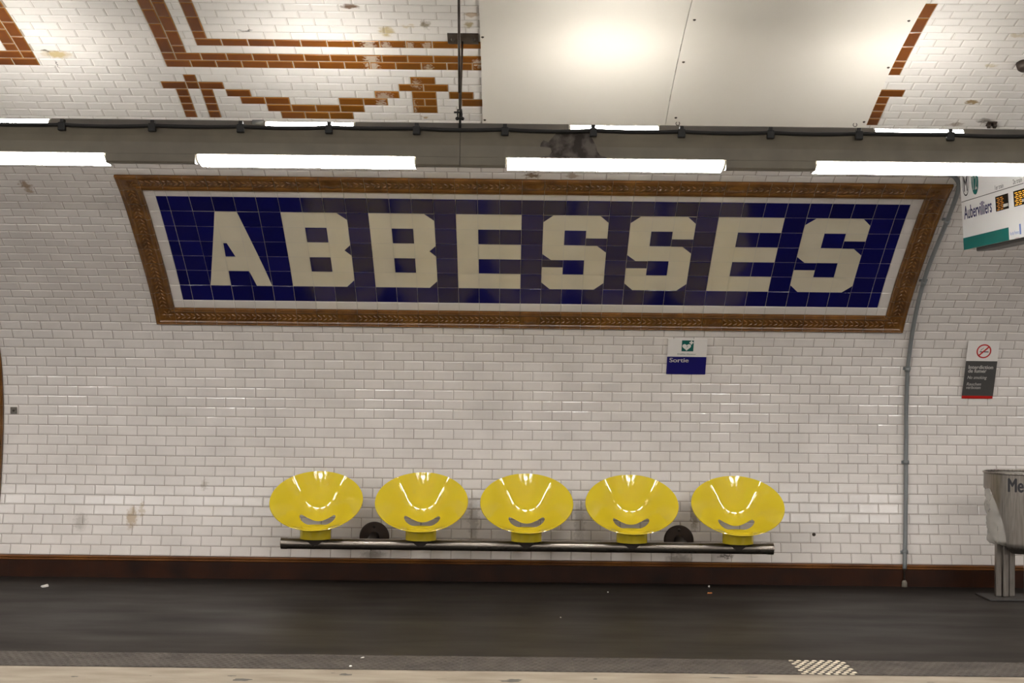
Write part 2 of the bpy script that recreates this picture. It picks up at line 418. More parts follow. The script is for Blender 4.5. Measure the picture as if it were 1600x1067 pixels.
for (a, b, r, n) in honey:
    bev_tile(ceil, a + .0012, b - .0012, CS0 + r * H + .0012, CS0 + (r + n) * H - .0012, 3, h=.0046, bw=.0055, rim=4)
backing(ceil, -XT, XT, CS0 + NROW * H, SMAX, 2, .003)
for sgn in (-1, 1):
    backing(ceil, sgn * XT if sgn > 0 else -XE, XE if sgn > 0 else -XT, S_SPLIT, SMAX, 2, .003)
def mir(v): return Vector((v.x, 2 * YM - v.y, v.z))
n0 = int((SMAX - S_SPLIT) / .15)
def mirror_backing(mb, sa, sb, mat_):
    n = max(1, int((sb - sa) / .15))
    for i in range(n):
        a = sa + (sb - sa) * i / n; c = sa + (sb - sa) * (i + 1) / n
        mb.quad(mir(surf(-XE, a)), mir(surf(XE, a)), mir(surf(XE, c)), mir(surf(-XE, c)), mat_, [(-XE, a), (XE, a), (XE, c), (-XE, c)], True)
mirror_backing(ceil, S_SPLIT, SMAX, 2)
ry = lin(176, 140, 70)
add_stains(M['ctile'], [spot(90, 84, .10, .05, lin(170, 146, 84), .8), spot(72, 79, .03, .02, lin(70, 62, 50), .9), spot(89.5, 100, .006, .05, lin(70, 60, 60), .9), spot(548, 9, .06, .03, lin(92, 62, 34), .95), spot(604, 48, .05, .06, lin(168, 146, 88), .8), spot(664, 38, .03, .05, lin(110, 92, 56), .8),
    spot(640, 40, .05, .02, lin(190, 170, 130), .6), spot(732, 38, .03, .04, lin(150, 128, 78), .8), spot(737, 22, .05, .03, lin(160, 130, 90), .7), spot(385, 47, .05, .015, lin(70, 66, 62), .85), spot(1518, 159, .05, .025, lin(128, 100, 44), .9), spot(1548, 101, .05, .02, lin(186, 172, 140), .8), spot(1540, 188, .06, .03, lin(90, 80, 70), .8), spot(1492, 194, .06, .02, lin(130, 112, 90), .7), spot(1590, 54, .05, .03, lin(180, 160, 120), .6), spot(664, 183, .02, .02, lin(160, 120, 60), .7)], nscale=30, warp=.04)
lime = lin(196, 182, 166)
add_stains(M['honey'], [spot(580, 90, .045, .40, lime, .7), spot(603, 72, .03, .10, lime, .55), spot(640, 70, .03, .10, lime, .5), spot(668, 70, .03, .12, lime, .5), spot(670, 106, .03, .05, lime, .5), spot(600, 150, .06, .05, lime, .6), spot(596, 162, .03, .05, lime, .6), spot(650, 130, .03, .06, lime, .5), spot(646, 165, .02, .10, lime, .55), spot(748, 98, .04, .05, lime, .7)], nscale=60, warp=.06)
struct(ceil.build('ceiling', [M['ctile'], M['cgrout'], M['bricks'], M['honey'], M['honeyrim']], normals=False))
# opposite wall behind the camera, with its plinth
ow = MB(); mirror_backing(ow, -.165, S_SPLIT, 0)
struct(ow.build('wall_front', M['bricks'], normals=False))

# ---- plinth (baseboard) of brown tiles with a double bead on top
Y0 = PY_[0]
bb = MB(); YF = Y0 - .024
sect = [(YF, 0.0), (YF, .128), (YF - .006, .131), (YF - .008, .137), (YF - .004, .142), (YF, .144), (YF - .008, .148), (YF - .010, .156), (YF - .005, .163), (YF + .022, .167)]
k = -int(XT / P) - 1
phb = hit(78.4, 860)[0] % P
while k * P + phb < XT:
    a = k * P + phb + .0006; c = a + P - .0012; dy = random.uniform(-.001, .001)
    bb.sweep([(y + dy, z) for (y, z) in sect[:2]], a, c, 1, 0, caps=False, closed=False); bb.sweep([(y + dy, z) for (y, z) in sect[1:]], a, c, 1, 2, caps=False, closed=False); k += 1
bb.quad((-XE, YF + .004, 0), (XE, YF + .004, 0), (XE, YF + .004, .166), (-XE, YF + .004, .166), 1)
bb.quad((-XE, YF + .004, .166), (XE, YF + .004, .166), (XE, Y0 + .01, .166), (-XE, Y0 + .01, .166), 1)
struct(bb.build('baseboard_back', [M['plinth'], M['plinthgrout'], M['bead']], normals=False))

# ---- platform, tactile strip, nosing, track pit, far platform
YT1 = at_z(800, 1027).y; YT0 = at_z(800, 1049.5).y; YE = YT0 - .46
print('platform', YT1, YT0, YE, Y0)
fl = MB(); fl.quad((-XE, YT1, 0), (XE, YT1, 0), (XE, Y0 + .3, 0), (-XE, Y0 + .3, 0), 0)
struct(fl.build('floor', M['asphalt'], normals=False))
tr = MB(); tr.box((-XE, YT0, -.05), (XE, YT1, .0015), 1)
PW = .30; NPX = 20
xw0 = at_z(1222, 1046).x; iw = None
xph = at_z(808, 1040).x % PW
# plates
i0 = int(-XT / PW)
for i in range(i0, -i0):
    a = xph + i * PW; white = False
    if abs(a - xw0) < PW / 2: white = True
    w = .0015
    jag = random.uniform(-.0006, .0006)
    tr.quad((a + w, YT0 + .002, .004 + jag), (a + PW - w, YT0 + .002, .004 + jag), (a + PW - w, YT1 - .002, .004 + jag), (a + w, YT1 - .002, .004 + jag), 2 if False else 0)
    nx, ny = 7, 9
    for ix in range(nx):
        for iy in range(ny):
            cx = a + (ix + .5 + (.25 if iy % 2 else -.25)) * PW / nx; cy = YT0 + (iy + .5) * (YT1 - YT0) / ny
            n = len(tr.v); r0, r1, hz = .0150, .008, .0030; z0 = .004 + jag
            for rr, zz in ((r0, z0), (r1, z0 + hz)):
                for q in range(8): tr.v.append(Vector((cx + rr * math.cos(q * math.pi / 4), cy + rr * math.sin(q * math.pi / 4), zz)))
            mi = 2 if white else 0
            for q in range(8): tr.face((n + q, n + (q + 1) % 8, n + 8 + (q + 1) % 8, n + 8 + q), mi, None, True)
            tr.face([n + 8 + q for q in range(8)], mi)
struct(tr.build('trim_1', [M['tactile'], M['tacjoint'], M['tacwhite']]))
ns = MB(); ns.box((-XE, YE, -.22), (XE, YT0, .001), 0)
struct(ns.build('trim_2', M['nosing']))
# chips worn out of the pale nosing: flat dark scars with irregular outlines
def blob(mb, c, rx, ry, z, n=16, mi=0, seed=0, plane='z'):
    rnd = random.Random(seed); pts = []
    for q in range(n):
        an = 2 * math.pi * q / n; k_ = rnd.uniform(.55, 1.1); pts.append(Vector((c[0] + rx * k_ * math.cos(an), c[1] + ry * k_ * math.sin(an), z)))
    mb.poly(pts, mi)
ch = MB()
for i, (x, y, rx, ry) in enumerate([(378, 1062, .055, .035), (362, 1056, .03, .012), (539, 1054, .035, .03), (798, 1064, .07, .03), (1128, 1059, .07, .018), (930, 1061, .012, .02), (520, 1051.5, .012, .006), (1175, 1058, .05, .012), (1455, 1066, .03, .008), (805, 1062, .05, .02), (116, 1057, .025, .012), (235, 1056, .008, .006), (690, 1061, .03, .006)]):
    p = at_z(x, y, .001); blob(ch, (p.x, p.y), rx, ry, .0016, seed=i)
o = ch.build('trim_3', M['chip'], normals=False); struct(o)
pit = MB(); YO = 2 * YM - YE
pit.quad((-XE, 2 * YM - YE, -1.1), (XE, 2 * YM - YE, -1.1), (XE, YE + .05, -1.1), (-XE, YE + .05, -1.1), 0)
pit.quad((-XE, YE + .02, -1.1), (XE, YE + .02, -1.1), (XE, YE + .02, -.2), (-XE, YE + .02, -.2), 0)
struct(pit.build('track_bed', M['ballast'], normals=False))
op = MB(); op.box((-XE, 2 * YM - Y0 - .3, -1.1), (XE, 2 * YM - YE, 0), 0); struct(op.build('opposite_platform', M['asphalt']))
for nm, X in (('wall_left', -XE), ('wall_right', XE)):
    w_ = MB(); pts = [Vector((X, Y0 + .2, -1.1))] + [surf(X, i * .3 - .1) for i in range(0, int(SMAX / .3) + 1)]
    full = pts + [mir(p) for p in pts[::-1]]
    w_.poly(full, 0); struct(w_.build(nm, M['concrete'], normals=False))

# ------------------------------------------------------------------ relief tile borders
def relief_border(mb, X0, X1, s0, s1, w, carts=(), top_carts=(), lift=0.0):
    """one-tile-wide moulded border swept round a rectangle, tile by tile, with mitred corners"""
    pf = [(0, .002), (0, .018), (.007, .023), (.016, .018), (.020, .020), (.028, .022), (.036, .014), (.112, .014), (.120, .021), (.130, .024), (.141, .018), (.147, .020), (.152, .010), (.152, .002)]
    pf = [(d * w / .152, o + lift) for d, o in pf]
    def pt(side, u, d, o):
        # u runs along the side from its outer corner
        if side == 'b': return surf(u, s0 + d, o)
        if side == 't': return surf(u, s1 - d, o)
        if side == 'l': return surf(X0 + d, u, o)
        return surf(X1 - d, u, o)
    for side in 'btlr':
        A, B = (X0, X1) if side in 'bt' else (s0, s1)
        n = int(round((B - A) / .152)); step = (B - A) / n
        for i in range(n):
            a, b = A + i * step, A + (i + 1) * step
            sub = 1 if side in 'bt' else 2
            for q in range(sub):
                u0 = a + (b - a) * q / sub; u1 = a + (b - a) * (q + 1) / sub
                if q == 0: u0 += .0008
                if q == sub - 1: u1 -= .0008
                base = len(mb.v)
                for (d, o) in pf:
                    # mitre the corner tiles
                    v0 = max(u0, A + d); v1 = min(u1, B - d)
                    if v1 < v0: v0 = v1 = (v0 + v1) / 2 if i not in (0, n - 1) else (min(max(u0, A + d), B - d) if i == 0 else max(min(u1, B - d), A + d))
                    if i == 0: v0 = max(v0, A + d); v1 = max(v1, v0)
                    if i == n - 1: v1 = min(v1, B - d); v0 = min(v0, v1)
                    mb.v.append(pt(side, v0, d, o)); mb.v.append(pt(side, v1, d, o))
                for j in range(len(pf) - 1):
                    mb.face((base + 2 * j, base + 2 * j + 1, base + 2 * j + 3, base + 2 * j + 2), 0)
            c = (a + b) / 2
            if i in (0, n - 1): continue
            is_c = (side in 'bt') and any(abs(c - X) < step * .6 for X in (carts if side == 'b' else top_carts))
            if is_c: ornament(mb, side, c, .076 * w / .152, pt, lift, True)
            else:
                for q in range(4): ornament(mb, side, a + step * (q + .5) / 4, .074 * w / .152, pt, lift, False, q)
    for (cx, cs) in ((X0 + w * .62, s0 + w * .6), (X1 - w * .62, s0 + w * .6), (X0 + w * .62, s1 - w * .6), (X1 - w * .62, s1 - w * .6)):
        rosette(mb, cx, cs, .042, lift)
def dome(mb, fn, rx, ry, h, rot, seg=8):
    n = len(mb.v); c, s = math.cos(rot), math.sin(rot)
    rings = ((1, 0), (.62, .7), (0, 1))
    for (k_, hh) in rings[:2]:
        for q in range(seg):
            x, y = rx * k_ * math.cos(q * 2 * math.pi / seg), ry * k_ * math.sin(q * 2 * math.pi / seg)
            mb.v.append(fn(x * c - y * s, x * s + y * c, h * hh))
    mb.v.append(fn(0, 0, h))
    for q in range(seg):
        q2 = (q + 1) % seg
        mb.face((n + q, n + q2, n + seg + q2, n + seg + q), 0, None, True); mb.face((n + seg + q, n + seg + q2, n + 2 * seg), 0, None, True)
def ornament(mb, side, u, d, pt, lift, big, q=0):
    fn = lambda x, y, z: pt(side, u + x, d + y, .0142 + lift + z)
    if big:
        dome(mb, fn, .062, .036, .009, 0, 14); dome(mb, lambda x, y, z: pt(side, u + x, d + y, .022 + lift + z), .030, .018, .006, 0.6, 10)
        for k_ in (-1, 1): dome(mb, lambda x, y, z: pt(side, u + k_ * .058 + x, d + y, .016 + lift + z), .014, .030, .006, 0)
    else:
        dome(mb, lambda x, y, z: pt(side, u + x, d - .016 + y, .0142 + lift + z), .023, .0075, .010, .65)
        dome(mb, lambda x, y, z: pt(side, u + x, d + .016 + y, .0142 + lift + z), .023, .0075, .010, -.65)
def rosette(mb, cx, cs, r, lift):
    for q in range(6):
        an = q * math.pi / 3
        dome(mb, lambda x, y, z: surf(cx + r * .55 * math.cos(an) + x, cs + r * .55 * math.sin(an) + y, .018 + lift + z), r * .5, r * .2, .007, an)
    dome(mb, lambda x, y, z: surf(cx + x, cs + y, .02 + lift + z), r * .3, r * .3, .008, 0)

# ------------------------------------------------------------------ station name sign
sp = surf(SGX, SGS0)
sign = thing('station_name_sign', 'long blue tiled station name sign reading ABBESSES in a brown relief border', 'sign', sp)
SR = (SGS1 - SGS0) / 10                              # one tile along the arc
FX0 = SGX0 + 1.5 * P; FS0 = SGS0 + 1.5 * SR        # lower left of the blue field
back = MB(); backing(back, SGX0 + .02, SGX1 - .02, SGS0 + .02, SGS1 - .02, 0, .0020)
back.build('joint_bed', M['signgrout'], sign, normals=False)
fr = MB(); cx_ = [SGX - 18 * P * .5, SGX, SGX + 18 * P * .5]
cx_ = [SGX - 9 * P, SGX, SGX + 9 * P]
relief_border(fr, SGX0, SGX1, SGS0, SGS1, P, [SGX - 18 * P] + cx_ + [SGX + 18 * P], cx_)
sgstain = [spot(634, 290, .10, .09, lin(170, 156, 140), .6), spot(775, 290, .05, .09, lin(150, 138, 122), .5), spot(888, 290, .12, .09, lin(150, 138, 122), .5), spot(946, 290, .10, .09, lin(150, 138, 122), .5), spot(323, 284, .02, .06, lin(170, 156, 140), .6), spot(1030, 288, .08, .08, lin(140, 128, 112), .4)]
fo = fr.build('relief_border', M['brown'], sign, normals=True)
fo['label'] = 'brown moulded border tiles'
mg = MB()
def flat(mb, X0, X1, s0, s1, mi=0, off=.0052, bw=.003, g=.0011, offb=.0022):
    X0 += g; X1 -= g; s0 += g; s1 -= g; n = len(mb.v)
    j = [random.uniform(-.00035, .00035) for _ in range(4)]
    cs = [(X0, s0), (X1, s0), (X1, s1), (X0, s1)]; ci = [(X0 + bw, s0 + bw), (X1 - bw, s0 + bw), (X1 - bw, s1 - bw), (X0 + bw, s1 - bw)]
    for c in cs: mb.v.append(surf(c[0], c[1], offb))
    for c, q in zip(ci, j): mb.v.append(surf(c[0], c[1], off + q))
    mb.face((n + 4, n + 5, n + 6, n + 7), mi)
    for k in range(4): mb.face((n + k, n + (k + 1) % 4, n + 4 + (k + 1) % 4, n + 4 + k), mi)
cols = [0, .5] + [.5 + i for i in range(1, 34)] + [34]
for i in range(len(cols) - 1):
    a, b = FX0 + cols[i] * P, FX0 + cols[i + 1] * P
    flat(mg, a, b, FS0 - .5 * SR, FS0, 0); flat(mg, a, b, FS0 + 7 * SR, FS0 + 7.5 * SR, 0)
for r in range(7):
    flat(mg, FX0 - .5 * P, FX0, FS0 + r * SR, FS0 + (r + 1) * SR, 0); flat(mg, FX0 + 34 * P, FX0 + 34.5 * P, FS0 + r * SR, FS0 + (r + 1) * SR, 0)
for (a, b) in ((-.5, 0), (34, 34.5)):
    for (c, d) in ((-.5, 0), (7, 7.5)): flat(mg, FX0 + a * P, FX0 + b * P, FS0 + c * SR, FS0 + d * SR, 0)
mg.build('margin', M['tile'], sign, normals=True)
# letter shapes, in tiles: x to the right, y upwards from the letters' foot, 3 wide and 5 high
LET = {
 'A': [[(0, 0), (1, 0), (1.02, 1), (2.0, 1), (2.25, 0), (3, 0), (2, 5), (1, 5)]],
 'B': [[(0, 0), (2.62, 0), (3, .45), (3, 2.15), (2.7, 2.5), (3, 2.85), (3, 4.55), (2.55, 5), (0, 5)]],
 'E': [[(0, 0), (3, 0), (3, 1), (1, 1), (1, 2), (3, 2), (3, 3), (1, 3), (1, 4), (3, 4), (3, 5), (0, 5)]],
 'S': [[(.42, 0), (2.55, 0), (3, .45), (3, 2.55), (2.55, 3), (1, 3), (1, 4), (2, 4), (2, 3.5), (3, 3.5), (3, 4.55), (2.6, 5), (.45, 5), (0, 4.55), (0, 2.4), (.42, 2), (2, 2), (2, 1), (1, 1), (1, 1.5), (0, 1.5), (0, .45)]]}
HOLE = {'A': [[(1.03, 1.97), (1.5, 1.97), (1.22, 2.9), (1.06, 2.9)]], 'B': [[(1, 1), (2, 1), (2, 2), (1, 2)], [(1, 3), (2, 3), (2, 4), (1, 4)]], 'E': [], 'S': []}
def inside(p, poly):
    x, y = p; c = False
    for i in range(len(poly)):
        (x0, y0), (x1, y1) = poly[i - 1], poly[i]
        if (y0 > y) != (y1 > y) and x < (x1 - x0) * (y - y0) / (y1 - y0) + x0: c = not c
    return c
def clip(poly, a, b, c):
    """keep a*x + b*y <= c"""
    out = []
    for i in range(len(poly)):
        p, q = poly[i - 1], poly[i]; dp = a * p[0] + b * p[1] - c; dq = a * q[0] + b * q[1] - c
        if dp <= 0: out.append(p)
        if (dp < 0 < dq) or (dq < 0 < dp):
            t = dp / (dp - dq); out.append((p[0] + (q[0] - p[0]) * t, p[1] + (q[1] - p[1]) * t))
    return out
# each tile cell is cut by the letter outline into a cream piece and a blue piece
def letter_cells(ch):
    """list of (cell col, row, list of cream polygons, list of blue polygons) by convex cutting along the outline's diagonals"""
    cells = []
    edges = []
    for loop in LET[ch] + HOLE[ch]:
        for i in range(len(loop)): edges.append((loop[i - 1], loop[i]))
    for cx in range(3):
        for cy in range(5):
            pieces = [[(cx, cy), (cx + 1, cy), (cx + 1, cy + 1), (cx, cy + 1)]]
            for (p, q) in edges:
                # does the edge cross this cell's interior?
                cross = any(cx + 1e-3 < p[0] + (q[0] - p[0]) * t / 40 < cx + 1 - 1e-3 and cy + 1e-3 < p[1] + (q[1] - p[1]) * t / 40 < cy + 1 - 1e-3 for t in range(41))
                if not cross: continue
                a, b = q[1] - p[1], -(q[0] - p[0]); c = a * p[0] + b * p[1]
                nxt = []
                for pc_ in pieces:
                    for sg in (1, -1):
                        k_ = clip(pc_, sg * a, sg * b, sg * c)
                        ar = abs(sum(k_[i - 1][0] * k_[i][1] - k_[i][0] * k_[i - 1][1] for i in range(len(k_)))) / 2 if len(k_) > 2 else 0
                        if ar > 1e-4: nxt.append(k_)
                pieces = nxt
            cr_, bl_ = [], []
            for pc_ in pieces:
                c_ = (sum(p[0] for p in pc_) / len(pc_), sum(p[1] for p in pc_) / len(pc_))
                on = any(inside(c_, L_) for L_ in LET[ch]) and not any(inside(c_, L_) for L_ in HOLE[ch])
                (cr_ if on else bl_).append(pc_)
            cells.append((cx, cy, cr_, bl_))
    return cells
def cell_poly(mb, pc_, ox, oy, cx, cy, g=.0011, off=.0052):
    gx, gy = g / P, g / SR
    pts = [(min(max(p[0], cx + gx), cx + 1 - gx), min(max(p[1], cy + gy), cy + 1 - gy)) for p in pc_]
    mb.poly([surf(FX0 + (ox + p[0]) * P, FS0 + (oy + p[1]) * SR, off) for p in pts])
field = MB(); letters = []
lcols = {}
for k, chh in enumerate('ABBESSES'): lcols[1.5 + 4 * k] = chh
cells_blue = []
for k, chh in enumerate('ABBESSES'):
    ox = 1.5 + 4 * k; lm = MB()
    for (cx, cy, cr_, bl_) in letter_cells(chh):
        for p_ in cr_: cell_poly(lm, p_, ox, 1, cx, cy)
        if cr_ :
            for p_ in bl_: cell_poly(field, p_, ox, 1, cx, cy)
        else: flat(field, FX0 + (ox + cx) * P, FX0 + (ox + cx + 1) * P, FS0 + (1 + cy) * SR, FS0 + (2 + cy) * SR)
    letters.append(lm)
for i in range(len(cols) - 1):
    a, b = cols[i], cols[i + 1]
    inl = any(o_ - 1e-6 <= a and b <= o_ + 3 + 1e-6 for o_ in lcols)
    for r in range(7):
        if inl and 1 <= r <= 5: continue
        flat(field, FX0 + a * P, FX0 + b * P, FS0 + r * SR, FS0 + (r + 1) * SR)
fo = field.build('tile_field', M['blue'], sign, normals=False); fo['label'] = 'glossy dark blue tiles'
for lm in letters:
    o = lm.build('letter', M['cream'], sign, normals=False); o['label'] = 'cream block letter'

# ------------------------------------------------------------------ frame cut off by the left edge
af = thing('wall_frame', 'brown relief tile frame at the far left, only its curved right edge in view', 'frame', surf(AFX0, AFS0))
fm = MB(); relief_border(fm, AFX0, AFX1, AFS0, AFS1, .152); fm.build('relief_border', M['brown'], af)
fm = MB(); backing(fm, AFX0 + .14, AFX1 - .14, AFS0 + .14, AFS1 - .14, 0, .006); fm.build('backing_sheet', M['white'], af, normals=False)

# ------------------------------------------------------------------ light trough over the platform
YA = 7.3
zc = lambda y, Y: at_y(800, y, Y).z
zt, zb = zc(204, YA), zc(262.5, YA + .12)
def trough_sect(mirror=False):
    s_ = [(YA + .012, zt), (YA + .002, zt - .006), (YA - .012, zt - .05), (YA - .018, zc(228, YA - .018)), (YA - .016, zc(246, YA - .016)), (YA + .012, zc(253, YA + .012)), (YA + .06, zc(259, YA + .06)), (YA + .115, zb + .001), (YA + .13, zb), (YA + .20, zb + .012), (YA + .205, zt - .04), (YA + .198, zt - .04), (YA + .195, zt - .05), (YA + .03, zt - .05)]
    return [(2 * YM - y, z) for (y, z) in s_] if mirror else s_
def trough(label, mirror):
    t = thing('light_trough', label, 'light trough', (0, 2 * YM - YA - .1 if mirror else YA + .1, zb))
    mb = MB(); xs = at_y(719, 230, YA).x
    if mirror: mb.sweep(trough_sect(True), -XE + .05, XE - .05, 1, 0)
    else:
        mb.sweep(trough_sect(), -XE + .05, xs - .0012, 1, 0); mb.sweep(trough_sect(), xs + .0012, XE - .05, 1, 0)
    mb.build('fascia', M['fascia'], t, sharp=None)
    return t
tro = trough('long grey lighting trough hung across the whole width above the name sign', False)
# a darker inner lip seen over the fascia's top edge
# peeled patch and a black notch on the fascia
pk = [(845, 224), (849, 219), (857, 222), (862, 216), (870, 207), (874, 205), (919, 205), (926, 218), (931, 227), (933, 236), (938, 243), (948, 246), (950, 247.5), (842, 247.5), (846, 245), (858, 243), (862, 237), (860, 231), (851, 230), (844, 229)]
def fascia_pt(x, y, lift=.0012):
    S = trough_sect(); d = ray(x, y)
    for i in range(0, 8):
        (y0, z0), (y1, z1) = S[i], S[i + 1]
        g0 = (z0 - CH) * d.y - y0 * d.z; g1 = (z1 - CH) * d.y - y1 * d.z
        if g0 * g1 <= 0 and abs(g0 - g1) > 1e-9:
            t = g0 / (g0 - g1); Y = y0 + (y1 - y0) * t - lift; return CAM + d * (Y / d.y)
    return at_y(x, y, YA - .014)
pm = MB(); cpk = fascia_pt(895, 232)
# strips so that the patch follows the curved face
import itertools
for yy in range(205, 248, 3):
    y2 = min(yy + 3, 247.5); row = []
    strip = clip(clip(pk, 0, 1, y2), 0, -1, -yy)
    if len(strip) > 2: pm.poly([fascia_pt(x, y) for (x, y) in strip])
o = pm.build('peeled_patch', M['peel'], tro, normals=False); o['label'] = 'dark patch of peeled paint'
pm = MB(); c0 = fascia_pt(243, 253.5, .004)
pm.poly([fascia_pt(243 + 13 * math.cos(a * math.pi / 12), 254.5 - 4.5 * math.sin(a * math.pi / 12), .004) for a in range(0, 13)])
o = pm.build('cable_hole', M['black'], tro, normals=False)
trm = trough('long grey lighting trough hung over the opposite platform, out of view', True)

# lamps
w_l = YA
def lampX(px): return at_y(px, 258, YA + .06).x
XC0 = lampX(480.5); XCP = (lampX(960.5) - XC0)
LL = lampX(650) - lampX(311)
YU = YA + .07
lowsec = [(YA - .014, zc(248.2, YA - .014)), (YA - .004, zc(253.5, YA - .004)), (YA + .03, zc(259.5, YA + .03)), (YA + .08, zc(263.5, YA + .08)), (YA + .125, zc(266, YA + .125)), (YA + .128, zb - .001), (YA + .115, zb - .0005), (YA + .06, zc(259.6, YA + .06)), (YA + .012, zc(253.6, YA + .012))]
upsec = [(YA + .10, zt - .03)] + [(YA + .135 - .035 * math.cos(a * math.pi / 8), zc(201, YA + .1) + .028 * math.sin(a * math.pi / 8)) for a in range(9)] + [(YA + .17, zt - .03)]
where = {0: 'leftmost, cut by the left edge above the plain tiled wall', 1: 'above the letters A and B of the name sign', 2: 'above the two S letters in the middle of the name sign', 3: 'rightmost, in front of the train display'}
whereu = {0: 'at the far left above the cable', 1: 'under the brown tiled curl pattern', 2: 'under the middle of the cream panel', 3: 'right of the cream panel'}
def lamp(i, lower, mirror):
    X = XC0 + (i - 1) * XCP; L = LL / 2 if lower else (at_y(550, 195, YA + .13).x - at_y(410, 195, YA + .13).x) / 2
    sec = lowsec if lower else upsec
    if mirror: sec = [(2 * YM - y, z) for (y, z) in sec]
    vis = (not mirror) and 0 <= i <= 3
    if lower:
        lab = 'lit white strip light, %s' % where[i] if vis else 'lit white strip light beyond the frame'
        g = 'lower strip lights of the trough'
    else:
        lab = 'short lit uplight behind the trough edge, %s' % whereu[i] if vis else 'short lit uplight beyond the frame'
        g = 'uplights of the trough'
    if not vis: g += ', out of view'
    t = thing('strip_light' if lower else 'uplight', lab, 'light', (X, sec[0][0], sec[0][1]), g)
    mb = MB(); mb.sweep(sec, X - L + .006, X + L - .006, 1, 0, smooth=False)
    mb.build('diffuser', M['lower' if lower else 'upper'], t)
    for s_ in (-1, 1):
        e = MB(); cy = sum(p[0] for p in sec) / len(sec); cz = sum(p[1] for p in sec) / len(sec)
        sc2 = [(cy + (y - cy) * 1.0, cz + (z - cz) * 1.0) for (y, z) in sec]
        a, b = (X - L, X - L + .006) if s_ < 0 else (X + L - .006, X + L)
        e.sweep(sc2, a, b, 1, 0); e.build('end_cap', M['capw'], t)
    return t
for i in range(-6, 9):
    X = XC0 + (i - 1) * XCP
    if abs(X) + LL / 2 > XE - .2: continue
    for lower in (True, False):
        lamp(i, lower, False); lamp(i, lower, True)

UL = (at_y(550, 195, YU + .06).x - at_y(410, 195, YU + .06).x) / 2
for i in range(-6, 9):
    a = XC0 + (i - 1) * XCP + UL + .004; b = a + XCP - 2 * UL - .008
    if a < -XE + .2 or b > XE - .2: continue
    lp = MB(); YL = YA + .14
    lp.sweep([(YL + .02, zt - .049), (YL - .02, zt - .049), (YL - .02, zc(193.2, YL - .02) - .004), (YL - .014, zc(193.2, YL - .014)), (YL + .014, zc(193.2, YL - .014)), (YL + .02, zt - .03)], a, b, 1, 0)
    o = lp.build('cover_plate', M['fdark'], tro); o['label'] = 'dark cover between two uplights'
for i in range(-6, 9):
    a = XC0 + (i - 1) * XCP + LL / 2 + .004; b = a + XCP - LL - .008
    if a < -XE + .2 or b > XE - .2: continue
    xs_ = at_y(719, 230, YA).x
    for (u, v) in ([(a, b)] if not a < xs_ < b else [(a, xs_ - .0012), (xs_ + .0012, b)]):
        lp = MB(); lp.sweep([(YA - .0175, zc(246.5, YA - .0175)), (YA - .0165, zc(258, YA - .0165)), (YA - .010, zc(261.2, YA - .01)), (YA + .02, zc(262.6, YA + .02)), (YA + .11, zb - .002), (YA + .06, zc(259.4, YA + .06)), (YA + .010, zc(253.3, YA + .01)), (YA - .0155, zc(246.5, YA - .0155))], u, v, 1, 0)
        lp.build('blank_plate', M['fascia'], tro)
# black cable clipped along the fascia
cbl = thing('cable', 'black cable clipped along the top of the grey trough', 'cable', (0, YA, zt))
clips = [97, 238, 376, 514, 651, 789, 927, 1065, 1204, 1342, 1485]
YC = YA - .031
cp = [at_y(px, 196 + (px - 97) * .0095 + (2 if px > 1400 else 0) , YC) for px in clips]
xstep = cp[1].x - cp[0].x
zbase = lambda X: zc(200.5, YC)
pts = []
allc = [cp[0].x - xstep * k for k in range(12, 0, -1)] + [p.x for p in cp] + [cp[-1].x + xstep * k for k in range(1, 12)]
allc = [x for x in allc if abs(x) < XE - .3]
rnd = random.Random(3)
zcab = zc(202.5, YC)
for a, b in zip(allc, allc[1:]):
    sag = rnd.uniform(.001, .009)
    for q in range(8):
        t = q / 8; pts.append((a + (b - a) * t, YC, zcab - sag * 4 * t * (1 - t)))
pts.append((allc[-1], YC, zcab))
mb = MB(); mb.tube(pts, .0115, 10); mb.build('sheath', M['black'], cbl)
for x in allc:
    if abs(x) > 4.6: continue
    mb = MB(); mb.box((x - .020, YC - .016, zcab - .034), (x + .020, YC + .0145, zcab + .012), 0, bev=.005); mb.box((x - .011, YC - .008, zcab + .010), (x + .011, YC + .028, zcab + .030), 0, bev=.003)
    mb.build('clip', M['black'], cbl)

# ------------------------------------------------------------------ cream sheet panels on the vault
def sheet(name, label, corners, th=.010):
    """corners: pixel left edge (bottom, top), right edge (bottom, top); carried on above the picture"""
    (bl, tl), (br, tr_) = corners
    off = .022
    a0, s0 = hit(*bl, off); a1, s1 = hit(*tl, off); b0, _ = hit(*br, off); b1, _ = hit(*tr_, off)
    a0, b0, a1, b1 = (a0 + a1) / 2, (b0 + b1) / 2, (a0 + a1) / 2, (b0 + b1) / 2
    s0 -= .05; sT = s1 + .55
    t = thing(name, label, 'panel', surf((a0 + b0) / 2, s0, off))
    mb = MB(); n = 24
    for i in range(n):
        u, v = s0 + (sT - s0) * i / n, s0 + (sT - s0) * (i + 1) / n
        mb.quad(surf(a0, u, off), surf(b0, u, off), surf(b0, v, off), surf(a0, v, off), 0, None, True)
        mb.quad(surf(a0, u, off - th), surf(a0, u, off), surf(a0, v, off), surf(a0, v, off - th)); mb.quad(surf(b0, u, off), surf(b0, u, off - th), surf(b0, v, off - th), surf(b0, v, off))
    mb.quad(surf(a0, s0, off - th), surf(b0, s0, off - th), surf(b0, s0, off), surf(a0, s0, off))
    mb.build('sheet', M['panel'], t, normals=False, sharp=None)
    return t
p1 = sheet('ceiling_panel', 'large cream sheet panel on the vault, left of the seam, brightly lit in the middle', (((756.5, 193), (746, 0)), ((1042.5, 193), (1077, 0))))
p2 = sheet('ceiling_panel', 'narrower cream sheet panel on the vault, right of the seam, beside the single brown tile column', (((1043.5, 193), (1078, 0)), ((1358, 193), (1446, 0))))
